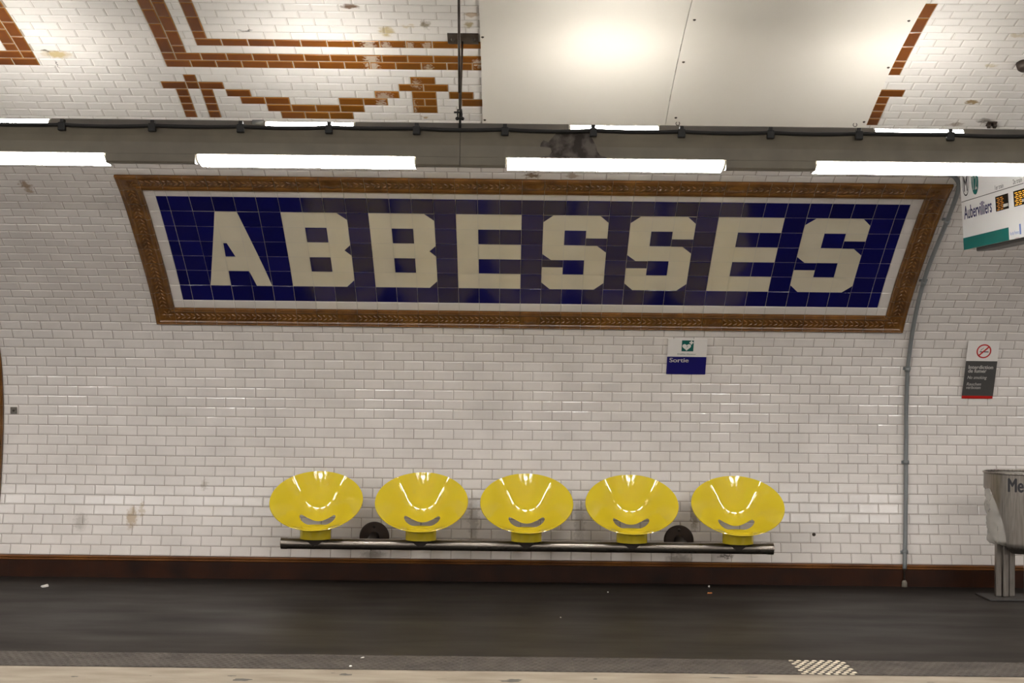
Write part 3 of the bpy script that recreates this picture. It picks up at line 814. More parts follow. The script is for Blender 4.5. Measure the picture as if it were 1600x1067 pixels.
for (par_, L_) in ((p1, [(754, 58), (757.5, 187.5)]), (p2, [(1085, 31), (1068, 97), (1056, 184), (1420, 32.5), (1388, 105.5), (1350, 190.5)])):
    for (x, y) in L_:
        X, s = hit(x, y, .022); mb = MB(); dome(mb, lambda u, v, w: surf(X + u, s + v, .0222 + w), .009, .009, .006, 0, 10); mb.build('screw', M['screw'], par_)
for (par_, (x, y)) in ((p1, (1059, 193)), (p2, (1336, 195))):
    X, s = hit(x, y, .03); c = surf(X, s, .03); mb = MB()
    mb.tube([c + Vector((.012 * math.cos(a * math.pi / 6), 0, .012 * math.sin(a * math.pi / 6))) for a in range(13)], .0022, 6, cap=False); mb.build('hook_ring', M['rust'], p2)

# ------------------------------------------------------------------ hanging rods
A_ = hit(724, 57); pa = surf(A_[0], A_[1], .006)
rod = thing('hanging_rod', 'dark iron suspension rods with a bracket plate left of the cream panel', 'rod', pa)
mb = MB(); X0, s0 = hit(700, 65.5); X1, s1 = hit(747, 51)
n = len(mb.v)
for (o1, o2) in ((.004, .014),):
    q = [surf(X0, s0, o2), surf(X1, s0, o2), surf(X1, s1, o2), surf(X0, s1, o2)]; qb = [surf(X0, s0, o1), surf(X1, s0, o1), surf(X1, s1, o1), surf(X0, s1, o1)]
    mb.quad(*q); mb.quad(*qb[::-1])
    for k in range(4): mb.quad(qb[k], qb[(k + 1) % 4], q[(k + 1) % 4], q[k])
mb.build('bracket_plate', M['rust'], rod)
for px in (707.5, 740):
    X, s = hit(px, 58); mb = MB(); dome(mb, lambda u, v, w: surf(X + u, s + v, .014 + w), .014, .014, .014, 0, 6); mb.build('bolt', M['screw'], rod)
low = at_y(718.8, 186, YA + .1)
mb = MB(); topv = surf(hit(722.5, 62)[0], hit(722.5, 62)[1], .012); mb.tube([topv, low], .0055, 8); mb.build('rod', M['rust'], rod)
# second stay runs up and forward out of the picture
d = ray(716.5, -60); s_h = None
hh = hit(716.5, -75); topw = surf(hh[0], hh[1], .0)
low2 = at_y(718, 172, YA + .085)
mb = MB(); mid = low2 + (topw - low2) * .12; mb.tube([low2, mid], .0045, 8); mb.tube([mid, topw], .0070, 8); mb.build('rod', M['rust'], rod)
mb = MB(); c = at_y(718, 179, YA + .09)
mb.tube([c + Vector((-.008, 0, .03)), c + Vector((-.011, 0, .0)), c + Vector((-.008, 0, -.02)), c + Vector((.012, 0, -.02)), c + Vector((.013, 0, 0)), c + Vector((.008, 0, .03))], .0042, 8)
mb.tube([c + Vector((-.03, 0, .012)), c + Vector((.014, 0, .012))], .005, 8)
mb.tube([low + Vector((0, 0, -.06)), low + Vector((0, 0, .035))], .007, 8)
dome(mb, lambda u, v, w: c + Vector((-.012 + u, -w, -.022 + v)), .011, .011, .012, 0); dome(mb, lambda u, v, w: c + Vector((.016 + u, -w, -.022 + v)), .011, .011, .012, 0)
mb.build('shackle', M['black'], rod)

# small fixtures on the vault at the right, and the end of an uplight reflector
X, s = hit(1549, 192); c = surf(X, s, .0)
t = thing('pipe_clamp', 'small dark clamp on the vault tiles above the right uplight', 'clamp', c)
mb = MB(); nn, tt = nrm(s), tan_(s); fm_ = Matrix((Vector((1, 0, 0)), tt, nn)).transposed().to_4x4(); fm_.translation = c
mb.box((-.030, -.022, .003), (.030, .022, .012), 0, fm_, .002); mb.box((-.028, -.014, .010), (-.008, .014, .034), 0, fm_, .003); mb.box((.008, -.014, .010), (.028, .014, .034), 0, fm_, .003)
mb.build('jaw', M['rust'], t)
X, s = hit(1600, 98); c = surf(X, s, 0)
t = thing('vault_bracket', 'grey rounded bracket on the vault cut by the right edge', 'bracket', c)
nn, tt = nrm(s), tan_(s); fm_ = Matrix((Vector((1, 0, 0)), tt, nn)).transposed().to_4x4(); fm_.translation = c
mb = MB(); mb.lathe([(0, .05), (.03, .048), (.042, .035), (.046, .003), (0, .003)], 20, 0, fm_); mb.build('cap', M['rust'], t)
mb = MB(); mb.box((.0, -.02, .004), (.16, .02, .016), 0, fm_, .003); mb.build('strap', M['rust'], t)
p = at_y(406, 190, YA + .12)
t = thing('lamp_socket', 'small grey green cylinder at the left end of the uplight under the tiled curl', 'socket', p)
mb = MB(); mb.tube([p + Vector((-.04, 0, -.004)), p + Vector((.022, 0, -.004))], .014, 12); mb.build('body', M['conduit'], t)
mb = MB(); mb.tube([p + Vector((.020, 0, -.004)), p + Vector((.03, 0, -.004))], .010, 10); mb.build('collar', M['fdark'], t)

# ------------------------------------------------------------------ conduit on the wall
cpx = [(1413.5, 889), (1414.5, 840), (1415, 800), (1415.5, 760), (1415.5, 720), (1416, 680), (1416, 640), (1417, 605), (1418.5, 575), (1422, 545), (1426, 517), (1432, 485), (1440, 452), (1448, 425), (1459, 396), (1471, 367), (1484, 335), (1494, 308), (1497, 297), (1498, 287), (1493, 278), (1484, 272.5), (1470, 270.5), (1440, 270), (1390, 269.6), (1330, 269.2)]
cpt = []
for (x, y) in cpx:
    q_ = hit(x, y, .028)
    cpt.append(surf(q_[0], q_[1], .028) if q_ else at_y(x, y, Y0 - .045))
cd = thing('conduit', 'grey conduit pipe climbing the tiled wall right of the name sign', 'pipe', cpt[0])
sm = []
for i in range(len(cpt) - 1):
    p0, p1_, p2_, p3 = cpt[max(i - 1, 0)], cpt[i], cpt[i + 1], cpt[min(i + 2, len(cpt) - 1)]
    for q in range(4):
        t = q / 4; sm.append(.5 * ((2 * p1_) + (p2_ - p0) * t + (2 * p0 - 5 * p1_ + 4 * p2_ - p3) * t * t + (3 * p1_ - p0 - 3 * p2_ + p3) * t ** 3))
sm.append(cpt[-1])
mb = MB(); mb.tube(sm, .0155, 12); mb.build('pipe', M['conduit'], cd)
for (x, y) in ((1479.5, 346), (1443.5, 441), (1418, 577), (1415.5, 722), (1414, 869)):
    X, s = hit(x, min(y, 862), .028); c = surf(X, s, .028); tv = tan_(s); mb = MB(); mb.tube([c - tv * .016, c + tv * .016], .0205, 12)
    fm_ = Matrix((Vector((1, 0, 0)), tv, nrm(s))).transposed().to_4x4(); fm_.translation = surf(X, s, 0)
    mb.box((-.030, -.012, .004), (.030, .012, .012), 0, fm_, .002); mb.build('pipe_clip', M['conduit'], cd)
mb = MB(); b0 = Vector((cpt[0].x, YF - .016, 0)); mb.tube([b0, b0 + Vector((0, 0, .035)), b0 + Vector((0, .002, .05))], [.022, .020, .012], 10); mb.build('foot', M['tacjoint'], cd)
mb = MB(); mb.tube([b0 + Vector((0, .006, .045)), Vector((cpt[0].x, YF - .010, .12)), cpt[0]], .009, 8); mb.build('stub', M['rust'], cd)

# ------------------------------------------------------------------ text and flat signs
def text_mb(mb, body, fm_, x, y, h, mi=0, w=None, bold=0.0, z=.0008, align='LEFT', shear=0.0):
    cu = bpy.data.curves.new('lettering', 'FONT'); cu.body = body; cu.size = 1.0;  cu.resolution_u = 3; cu.shear = shear
    ob = bpy.data.objects.new('lettering', cu); col.objects.link(ob)
    dg = bpy.context.evaluated_depsgraph_get(); me = bpy.data.meshes.new_from_object(ob.evaluated_get(dg))
    vs = [v.co.copy() for v in me.vertices]
    cap = .73; s = h / cap
    x0 = min(v.x for v in vs); x1 = max(v.x for v in vs); sx = s if w is None else w / (x1 - x0)
    ox = x if align == 'LEFT' else x - (x1 - x0) * sx / 2
    for kx, ky in (((0, 0),) if not bold else ((-1, 0), (1, 0), (0, 1), (0, -1))):
        n = len(mb.v)
        for v in vs: mb.v.append(fm_ @ Vector((ox + (v.x - x0 + kx * bold) * sx, y + (v.y + ky * bold * .6) * s, z)))
        for p_ in me.polygons: mb.face([n + i for i in p_.vertices], mi)
    bpy.data.objects.remove(ob); bpy.data.curves.remove(cu); bpy.data.meshes.remove(me)
def rect(mb, fm_, x0, y0, x1, y1, mi=0, z=.0004): mb.quad(*[fm_ @ Vector(p) for p in ((x0, y0, z), (x1, y0, z), (x1, y1, z), (x0, y1, z))], mi)
def disc(mb, fm_, cx, cy, r, mi=0, z=.0006, n=32, r2=0, sx=1.0):
    if r2:
        for k in range(n):
            a, b = 2 * math.pi * k / n, 2 * math.pi * (k + 1) / n
            mb.quad(*[fm_ @ Vector((cx + q * sx * math.cos(c), cy + q * math.sin(c), z)) for q, c in ((r2, a), (r, a), (r, b), (r2, b))], mi)
    else: mb.poly([fm_ @ Vector((cx + r * sx * math.cos(2 * math.pi * k / n), cy + r * math.sin(2 * math.pi * k / n), z)) for k in range(n)], mi)
def plate_frame(tl, tr_, bl, br, off):
    c = [surf(*hit(*p, off), off) for p in (bl, br, tr_, tl)]
    w = ((c[1] - c[0]).length + (c[2] - c[3]).length) / 2; h = ((c[3] - c[0]).length + (c[2] - c[1]).length) / 2
    ux = Vector((1, 0, 0)); uy = (((c[3] - c[0]) + (c[2] - c[1])) / 2); uy = Vector((0, uy.y, uy.z)).normalized(); n = ux.cross(uy)
    ctr = sum(c, Vector()) / 4
    fm_ = Matrix((ux, uy, n)).transposed().to_4x4(); fm_.translation = ctr - ux * w / 2 - uy * h / 2
    return fm_, w, h
# exit sign
fm_, w, h = plate_frame((1043.5, 529), (1105, 530.5), (1041.5, 584), (1102.5, 585.5), .012)
t = thing('exit_sign', 'small square Sortie exit sign, white above navy, below the name sign', 'sign', fm_.translation)
mb = MB(); mb.box((0, 0, -.004), (w, h, 0), 0, fm_, .0008); mb.build('plate', M['white'], t)
mb = MB(); rect(mb, fm_, 0, 0, w, h * .5); mb.build('navy_panel', M['navy'], t, normals=False)
mb = MB(); text_mb(mb, 'Sortie', fm_, w * .065, h * .345, .036, w=w * .485, bold=.028, z=.0009); mb.build('lettering', M['inklight'], t, normals=False)
gx, gy, gs = w * .355, h * .655, w * .30
mb = MB(); rect(mb, fm_, gx, gy, gx + gs, gy + gs, 0)
hp = []
for k in range(40):
    a = 2 * math.pi * k / 40; hp.append((16 * math.sin(a) ** 3 / 34, (13 * math.cos(a) - 5 * math.cos(2 * a) - 2 * math.cos(3 * a) - math.cos(4 * a)) / 34))
mb.poly([fm_ @ Vector((gx + gs * .42 + x * gs * .78, gy + gs * .40 + y * gs * .74, .0009)) for x, y in hp], 1)
cxp, cyp, a_ = gx + gs * .80, gy + gs * .80, gs * .17
mb.poly([fm_ @ Vector((cxp + x * a_, cyp + y * a_, .0009)) for x, y in ((-.35, -1), (.35, -1), (.35, -.35), (1, -.35), (1, .35), (.35, .35), (.35, 1), (-.35, 1), (-.35, .35), (-1, .35), (-1, -.35), (-.35, -.35))], 1)
mb.poly([fm_ @ Vector((gx + gs * x, gy + gs * y, .0013)) for x, y in ((.58, .66), (.40, .38), (.48, .40), (.30, .16), (.54, .46), (.46, .44))], 0)
mb.build('heart_pictogram', [M['green'], M['white']], t, normals=False)
mb = MB(); text_mb(mb, 'Défibrillateur', fm_, w * .26, h * .56, .011, w=w * .47, bold=.01); mb.build('caption', M['green'], t, normals=False)
# no smoking sign
fm_, w, h = plate_frame((1512, 532), (1561, 533.5), (1503.5, 622), (1552, 623.5), .014)
t = thing('no_smoking_sign', 'narrow grey and white no smoking sign on the wall at the right', 'sign', fm_.translation)
mb = MB(); mb.box((0, 0, -.006), (w, h, 0), 0, fm_, .002); mb.build('plate', M['white'], t)
mb = MB(); rect(mb, fm_, 0, h * .04, w, h * .655); mb.build('grey_panel', M['grey'], t, normals=False)
mb = MB(); rect(mb, fm_, 0.001, 0.001, w - .001, h * .05, z=.0007); mb.build('red_band', M['red'], t, normals=False)
mb = MB(); cx, cy, rr = w * .53, h * .825, w * .235
disc(mb, fm_, cx, cy, rr, 0, .0009, r2=rr * .82)
mb.poly([fm_ @ Vector((cx + x * rr, cy + y * rr, .0011)) for x, y in ((-.68, -.54), (-.54, -.68), (.68, .54), (.54, .68))], 0)
rect(mb, fm_, cx - rr * .55, cy - rr * .16, cx + rr * .65, cy - rr * .03, 1, .0007)
mb.poly([fm_ @ Vector((cx + x * rr, cy + y * rr, .0007)) for x, y in ((-.5, .05), (-.42, .05), (-.3, .25), (-.1, .35), (-.05, .6), (-.15, .4), (-.36, .3))], 2)
mb.build('no_smoking_symbol', [M['red'], M['ink'], M['grey']], t, normals=False)
mb = MB()
for tx, yy, hh_, ww in (('Interdiction', .52, .030, .78), ('de fumer', .455, .030, .58), ('No smoking', .345, .026, .62), ('Rauchen', .23, .026, .46), ('verboten', .17, .026, .46)):
    text_mb(mb, tx, fm_, w * .11, h * yy, hh_, w=w * ww, bold=.026 if yy > .4 else .012, shear=.0 if yy > .4 else .2, z=.0009)
mb.build('lettering', M['inklight'], t, normals=False)

# ------------------------------------------------------------------ train display (hangs between trough and wall, seen almost edge on)
PF_ = at_y(1506.0, 391, 8.92)
dh = Vector((-.085, 1, 0)).normalized(); ux = -dh; uy = Vector((-.062, 0, 1)); uy = (uy - ux * uy.dot(ux)).normalized(); nz = ux.cross(uy)   # ux runs from the far edge towards the camera
print('display normal', nz, 'far low corner', PF_)
DL = .90; DH = 3.03 - PF_.z
# far-left lower corner at PF_, display faces -X
fm_ = Matrix((ux, uy, nz)).transposed().to_4x4(); fm_.translation = PF_
t = thing('train_display', 'white hanging train display with teal foot band and amber times at the right edge', 'display', PF_ + Vector((.1, 0, 0)))
mb = MB(); mb.box((0, 0, -.012), (DL, DH, 0), 0, fm_, .004); mb.build('face_plate', M['dwhite'], t)
mb = MB(); mb.box((.0, .10, -.16), (DL - .02, DH - .02, -.0125), 0, fm_, .006); mb.box((.16, -.022, -.14), (DL - .02, .10, -.0125), 0, fm_, .006); mb.build('casing', M['casing'], t)
# pixel -> panel coordinates
def disp(x, y):
    d_ = ray(x, y); q = (PF_ - CAM).dot(nz) / d_.dot(nz); v = CAM + d_ * q - PF_; return v.dot(ux), v.dot(uy)
def dquad(mb, pts, mi=0, z=.0006): mb.poly([fm_ @ Vector((*disp(*p), z)) for p in pts], mi)
xb0 = disp(1576.5, 365)[0]; yb = disp(1506, 372)[1]
mb = MB(); rect(mb, fm_, .001, .001, xb0, yb, 0); mb.build('teal_band', M['teal'], t, normals=False)
mb = MB(); a = disp(1505, 315.5); c = disp(1599, 286); ly = (a[1] + c[1]) / 2
rect(mb, fm_, .006, ly - .002, DL - .006, ly + .002, 0); mb.build('rule_line', M['ink'], t, normals=False)
mb = MB(); u0, v0 = disp(1505.5, 344); u1, v1 = disp(1550, 330); text_mb(mb, 'Aubervilliers', fm_, u0 + .018, (v0 + v1) / 2 - .0, .088, w=u1 - u0 - .018, bold=.022); mb.build('destination_lettering', M['inkblue'], t, normals=False)
ca = disp(1508.5, 286.5); cb = disp(1523.2, 284); cw = (disp(1514, 286)[0] - disp(1503.5, 286)[0]) / 2; chh = .082
mb = MB(); disc(mb, fm_, ca[0], ca[1], chh, 0, .0006, r2=chh * .90, sx=cw / chh); text_mb(mb, 'M', fm_, ca[0], ca[1] - .05, .10, w=cw * 1.05, align='C', bold=.02); mb.build('metro_roundel', M['ink'], t, normals=False)
mb = MB(); disc(mb, fm_, cb[0], cb[1], chh, 0, .0006, sx=cw / chh); mb.build('line_roundel', M['teal'], t, normals=False)
mb = MB(); text_mb(mb, '12', fm_, cb[0], cb[1] - .048, .096, w=cw * 1.15, align='C', bold=.02, z=.0012); mb.build('line_number', M['white'], t, normals=False)
mb = MB()
for tx, pa_, pb in (('1er train', (1555, 297), (1568, 293)), ('2e train', (1583, 288), (1597, 284))):
    q0, q1 = disp(*pa_), disp(*pb); text_mb(mb, tx, fm_, q0[0], q0[1], .03, w=q1[0] - q0[0])
mb.build('column_heading', M['ink'], t, normals=False)
for si, (px0, px1, pt0, pb0, am) in enumerate(((1555.8, 1576.2, 307.5, 331, 'amberdim'), (1584, 1606, 299, 323.5, 'amber'))):
    ql = disp(px0, (pt0 + pb0) / 2); qr = disp(px1, (pt0 + pb0) / 2)
    yb_ = disp(px0, pb0)[1]; yt_ = disp(px0, pt0)[1]
    e = MB(); rect(e, fm_, ql[0], yb_, qr[0], yt_, 0, .0008); so = e.build('time_screen', M['screen'], t, normals=False)
    e = MB(); ww = qr[0] - ql[0]; hh_ = yt_ - yb_
    for r in range(7):
        for c in range(2 if si == 0 else 3):
            x0 = ql[0] + ww * (.10 + .27 * c + (.07 if r % 2 else 0)); y0 = yb_ + hh_ * (.06 + .128 * r)
            if c == 2 and r < 3: continue
            rect(e, fm_, x0, y0, x0 + ww * .20, y0 + hh_ * .06, 0, .0014)
    e.build('led_digits', M[am], so, normals=False)
    e = MB(); rect(e, fm_, ql[0] + ww * .60, yb_ + hh_ * .16, ql[0] + ww * .98, yb_ + hh_ * .36, 0, .0016); e.build('minute_mark', M['inklight'], so, normals=False)
mb = MB(); q = disp(1578.5, 366.5); q2 = disp(1592, 361.5); text_mb(mb, 'île de France', fm_, q[0], q[1] - .005, .022, w=q2[0] - q[0]); rect(mb, fm_, q2[0] + .01, q[1] - .012, q2[0] + .03, q[1] + .05, 0, .0006)
text_mb(mb, 'mobilités', fm_, q[0] + (q2[0] - q[0]) * .5, q[1] - .034, .012, mi=1, w=(q2[0] - q[0]) * .5); mb.build('operator_mark', [M['logoblue'], M['logored']], t, normals=False)
o_top = PF_ + uy * DH + ux * DL * .5
mb = MB()
for k_ in (.10, .32):
    b_ = PF_ + uy * (DH - .02) + ux * DL * k_ - nz * .08
    zc_ = min(p for p in [surf(0, s / 50).z for s in range(0, 400) if surf(0, s / 50).y < b_.y] or [3.3]) - .01
    mb = MB(); mb.tube([b_, Vector((b_.x, b_.y, zc_))], .014, 10); mb.build('hanger', M['casing'], t)

# ------------------------------------------------------------------ small things on the wall
X, s = hit(22, 641); c = surf(X, s, 0); fm_ = Matrix((Vector((1, 0, 0)), tan_(s), nrm(s))).transposed().to_4x4(); fm_.translation = c
t = thing('wall_plate', 'tiny square metal plate on the tiles near the left edge', 'plate', c)
mb = MB(); mb.box((-.026, -.026, .004), (.026, .026, .010), 0, fm_, .0015); mb.build('plate', M['plate'], t)
mb = MB(); dome(mb, lambda u, v, w_: fm_ @ Vector((u, v, .010 + w_)), .010, .010, .005, 0, 10); mb.build('bolt_head', M['screw'], t)
X, s = hit(1271.5, 835); c = surf(X, s, 0); fm_ = Matrix((Vector((1, 0, 0)), tan_(s), nrm(s))).transposed().to_4x4(); fm_.translation = c
mb = MB(); mb.lathe([(.014, .003), (.014, .008), (.009, .012), (.009, .026), (0, .028)], 14, 0, fm_)
tag(mb.build('wall_bolt', M['screw'], None, loc=None), 'short dark bolt sticking out of the tiles right of the seats', 'bolt')

# ------------------------------------------------------------------ bench: bar on two wall brackets carrying five yellow shells
YB = 9.97
bl_, br_ = at_y(439.5, 850.5, YB), at_y(1208, 855.5, YB)
zbar = (bl_.z + br_.z) / 2; RB = .040
print('bar', bl_, br_)
bench = thing('bench', 'long wall bench of five yellow bowl seats on one dark steel bar', 'bench', (0, YB, 0))
mb = MB(); mb.tube([(bl_.x, YB, zbar), (br_.x, YB, zbar)], RB, 32)
mb.lathe([(RB * .98, -.002), (RB + .002, 0), (RB + .002, .045)], 32, 0, Matrix.Translation((bl_.x, YB, zbar)) @ Matrix.Rotation(R(90), 4, 'Y')); mb.lathe([(RB + .002, -.045), (RB + .002, 0), (RB * .98, .002)], 32, 0, Matrix.Translation((br_.x, YB, zbar)) @ Matrix.Rotation(R(90), 4, 'Y'))
mb.build('bar', M['steel'], bench, sharp=40)
sB = None
def wall_s_at_z(z):
    return min(range(0, 400), key=lambda k_: abs(PZ_[k_] - z)) * DS
for px in (584.5, 1061):
    X = at_y(px, 845, 10.42).x; s = wall_s_at_z(zbar); Yw = prof(s)[0]
    fm_ = Matrix.Translation((X, Yw, zbar)) @ Matrix.Rotation(R(90), 4, 'X')       # local z towards -Y
    mb = MB(); mb.lathe([(0, .030), (.05, .030), (.104, .026), (.113, .018), (.114, .004)], 40, 0, fm_)
    br0 = mb.build('wall_bracket', M['bracket'], bench, sharp=35)
    mb = MB(); mb.lathe([(.040, .028), (.034, .08), (.032, Yw - YB - RB * .7)], 24, 0, fm_); mb.build('arm', M['saddle'], br0)
    mb = MB(); dome(mb, lambda u, v, w_: fm_ @ Vector((u, .078 + v, .027 + w_)), .013, .013, .008, 0, 10); mb.build('bolt_head', M['saddle'], br0)

# one seat shell
def make_shell(C, a, b, tilt, D):
    q = Vector((0, math.cos(tilt), math.sin(tilt))); n = Vector((0, -math.sin(tilt), math.cos(tilt)))
    bm = bmesh.new(); NR, NS = 44, 96; q0 = -.05
    rows_ = []
    for i in range(NR + 1):
        t = i / NR; row = []
        for k in range(NS):
            an = 2 * math.pi * k / NS
            rp, rq = math.cos(an), math.sin(an)
            rq_ = rq
            p_ = t * rp; qq = q0 * (1 - t) + t * rq_
            # a round scoop that flares out into a wide brim at the sides
            ww = min(1, t * 1.5); ww = ww * ww * (3 - 2 * ww)
            hyp = 1 - (math.sqrt(t * t + .25) - .5) / .618
            ws = .62 * ww * (1 - rq * rq); wf = .8 * ww * max(0, -rq) ** 2
            depth = D * (hyp * (1 - ws - wf) + ws * (1 + math.cos(math.pi * t)) / 2 + wf * (1 - t * t))
            co = C + Vector((1, 0, 0)) * a * p_ + q * b * qq - n * depth
            row.append(bm.verts.new(co))
            if i == 0: break
        rows_.append(row)
    for k in range(NS): bm.faces.new((rows_[0][0], rows_[1][k], rows_[1][(k + 1) % NS]))
    for i in range(1, NR):
        for k in range(NS): bm.faces.new((rows_[i][k], rows_[i + 1][k], rows_[i + 1][(k + 1) % NS], rows_[i][(k + 1) % NS]))
    bmesh.ops.recalc_face_normals(bm, faces=bm.faces[:])
    if sum(f.normal.dot(n) for f in bm.faces) < 0: bmesh.ops.reverse_faces(bm, faces=bm.faces[:])
    return bm, q, n
sx0 = at_y(823, 790, YB).x
SA = None
wpx = 145 / 2
Cseat = at_y(823, 786.5, 9.98)
a_s = (at_y(823 + 72.5, 787, 9.98) - at_y(823 - 72.5, 787, 9.98)).x / 2
TILT = R(41)
# find rim half length so that the outline is 93 px tall
b_s = .30
def proj(p):
    v = p - CAM; w_ = v.dot(fw); return 800 + F * v.dot(crt) / w_, 533.5 - F * v.dot(cup) / w_
for _ in range(30):
    q = Vector((0, math.cos(TILT), math.sin(TILT)))
    yt_, yb_ = proj(Cseat + q * b_s)[1], proj(Cseat - q * b_s)[1]
    b_s *= 92.5 / (yb_ - yt_)
    ctr = (yt_ + yb_) / 2; Cseat.z += (ctr - 786.0) / F * 9.98
print('seat', Cseat, a_s, b_s, 'front', Cseat - q * b_s, 'back', Cseat + q * b_s)
bm, q, n = make_shell(Cseat, a_s, b_s, TILT, .195)
me = bpy.data.meshes.new('seat'); bm.to_mesh(me); bm.free()
tmp = bpy.data.objects.new('seat_tmp', me); col.objects.link(tmp)
so = tmp.modifiers.new('solid', 'SOLIDIFY'); so.thickness = .006; so.offset = -1
# smile-shaped drain slot, cut along the line of sight direction of the pan
sl = [(795, 808.5), (798, 808.2), (804, 811.5), (811, 815), (817, 817.3), (823, 818), (829, 817.3), (835, 815), (842, 811.5), (847, 808.6), (850, 809), (851, 812), (848, 817), (842, 821.5), (834, 824.2), (823, 825.2), (812, 824.2), (804, 821.5), (798, 817), (795, 812)]
slr = []
for i in range(len(sl)):
    p0, p1_, p2_, p3 = [Vector(sl[(i + k_) % len(sl)]) for k_ in (-1, 0, 1, 2)]
    for q_ in range(3):
        t = q_ / 3; slr.append(.5 * ((2 * p1_) + (p2_ - p0) * t + (2 * p0 - 5 * p1_ + 4 * p2_ - p3) * t * t + (3 * p1_ - p0 - 3 * p2_ + p3) * t ** 3))
cb_ = bmesh.new(); f0 = [cb_.verts.new(at_y(p.x, p.y, 9.84)) for p in slr]; f1 = [cb_.verts.new(at_y(p.x, p.y, 10.45)) for p in slr]
cb_.faces.new(f0); cb_.faces.new(f1[::-1])
for k in range(len(slr)): cb_.faces.new((f0[k], f1[k], f1[(k + 1) % len(slr)], f0[(k + 1) % len(slr)]))
bmesh.ops.recalc_face_normals(cb_, faces=cb_.faces[:])
cm = bpy.data.meshes.new('cut'); cb_.to_mesh(cm); cb_.free(); cut = bpy.data.objects.new('cut_tmp', cm); col.objects.link(cut)
bo = tmp.modifiers.new('slot', 'BOOLEAN'); bo.operation = 'DIFFERENCE'; bo.object = cut; bo.solver = 'EXACT'
dg = bpy.context.evaluated_depsgraph_get(); dg.update()
sme = bpy.data.meshes.new_from_object(tmp.evaluated_get(dg)); sme.name = 'seat'
bpy.data.objects.remove(tmp); bpy.data.objects.remove(cut); bpy.data.meshes.remove(cm); bpy.data.meshes.remove(me)
sme.materials.clear(); sme.materials.append(M['yellow'])
bm = bmesh.new(); bm.from_mesh(sme)
org = Vector((Cseat.x, YB, zbar))
for v in bm.verts: v.co -= org
for f in bm.faces: f.smooth = True; f.material_index = 0
for e in bm.edges:
    if len(e.link_faces) == 2 and e.calc_face_angle(0) > R(35): e.smooth = False
zmin = min(v.co.z for v in bm.verts); vm = min(bm.verts, key=lambda v: v.co.z).co.copy()
bm.to_mesh(sme); bm.free()
print('shell lowest', vm + org, 'bar top', zbar + RB)
seat0 = bpy.data.objects.new('seat', sme); col.objects.link(seat0); seat0.parent = bench; seat0.location = org - Vector((0, YB, 0))
seat0['label'] = 'yellow bowl seat'
# pedestal and saddle
zp0 = zbar + RB * .92; zp1 = org.z + zmin + .030
Yp = YB + .0
mb = MB(); mb.lathe([(.100, zp0), (.112, zp0 + .001), (.112, zp0 + .012), (.112, zp1)], 40, 0, Matrix.Translation((org.x, Yp, 0)))
mb.lathe([(0, zp0), (.1, zp0)], 40, 0, Matrix.Translation((org.x, Yp, 0)))
ped = mb.build('pedestal', M['yellow'], seat0, sharp=40)
mb = MB()
W_, zA = .105, zp0 + .001
for yy0, yy1 in ((YB - RB - .004, YB + RB + .004),):
    n_ = len(mb.v)
    prof_s = [(-W_, zA), (W_, zA), (W_ * .55, zbar + .022), (.02, zbar - .008), (-.02, zbar - .008), (-W_ * .55, zbar + .022)]
    A = [Vector((org.x + x, yy0, z)) for x, z in prof_s]; B_ = [Vector((org.x + x, yy1, z)) for x, z in prof_s]
    mb.poly(A); mb.poly(B_[::-1])
    for k in range(6): mb.quad(A[k], B_[k], B_[(k + 1) % 6], A[(k + 1) % 6])
sad = mb.build('saddle', M['saddle'], seat0)
for px in (494, 658.5, 987.5, 1153):
    X = at_y(px, 787, 9.98).x
    c = seat0.copy(); col.objects.link(c); c.parent = bench; c.location = (X, seat0.location.y, seat0.location.z)
    for chd in (ped, sad):
        d_ = chd.copy(); col.objects.link(d_); d_.parent = c

# ------------------------------------------------------------------ litter bin cut by the right edge
pb0 = at_z(1600, 936.5, .006); BX, BY = at_y(1601, 800, pb0.y + .0).x, pb0.y + .10
zr = at_y(1601, 742, BY - .27).z; zbm = at_y(1601, 868, BY - .20).z; RBn = BX - at_y(1539.5, 760, BY).x
print('bin', BX, BY, zr, zbm, RBn)
t = thing('litter_bin', 'steel litter bin with a clear bag at the right edge, lettered Merci', 'bin', (BX, BY, 0))
Mt = Matrix.Translation((BX, BY, 0))
mb = MB()
# hoop band all round, and a front apron that narrows to the bottom
zband = zr - .115
mb.lathe([(RBn - .006, zr - .004), (RBn, zr), (RBn, zband)], 64, 0, Mt)
NZ = 22
def apron_ang(f):  # f 0 at band, 1 at the bottom; half angle of the shield either side of straight ahead
    return R(74) * (1 - f) ** 2.2 + R(40) * (1 - (1 - f) ** 2.2)
for i in range(NZ):
    f0_, f1_ = i / NZ, (i + 1) / NZ
    for k in range(24):
        qd = []
        for (f_, kk) in ((f0_, k), (f0_, k + 1), (f1_, k + 1), (f1_, k)):
            A2 = apron_ang(f_); an = -math.pi / 2 - A2 + 2 * A2 * kk / 24
            rr = RBn * (1 - .0 * f_) if f_ < .86 else RBn * (1 - .45 * ((f_ - .86) / .14) ** 2)
            qd.append(Vector((BX + rr * math.cos(an), BY + rr * math.sin(an), zband + (zbm - zband) * f_)))
        mb.quad(*qd, 0, None, True)
mb.build('body', M['bin'], t, normals=True, sharp=50)
mb = MB(); mb.tube([(BX + RBn * math.cos(k * math.pi / 24), BY + RBn * math.sin(k * math.pi / 24), zr) for k in range(49)], .008, 8, cap=False); mb.build('rim', M['bin'], t)
mb = MB(); rb = random.Random(5); NB, NA = 26, 48
gridv = []
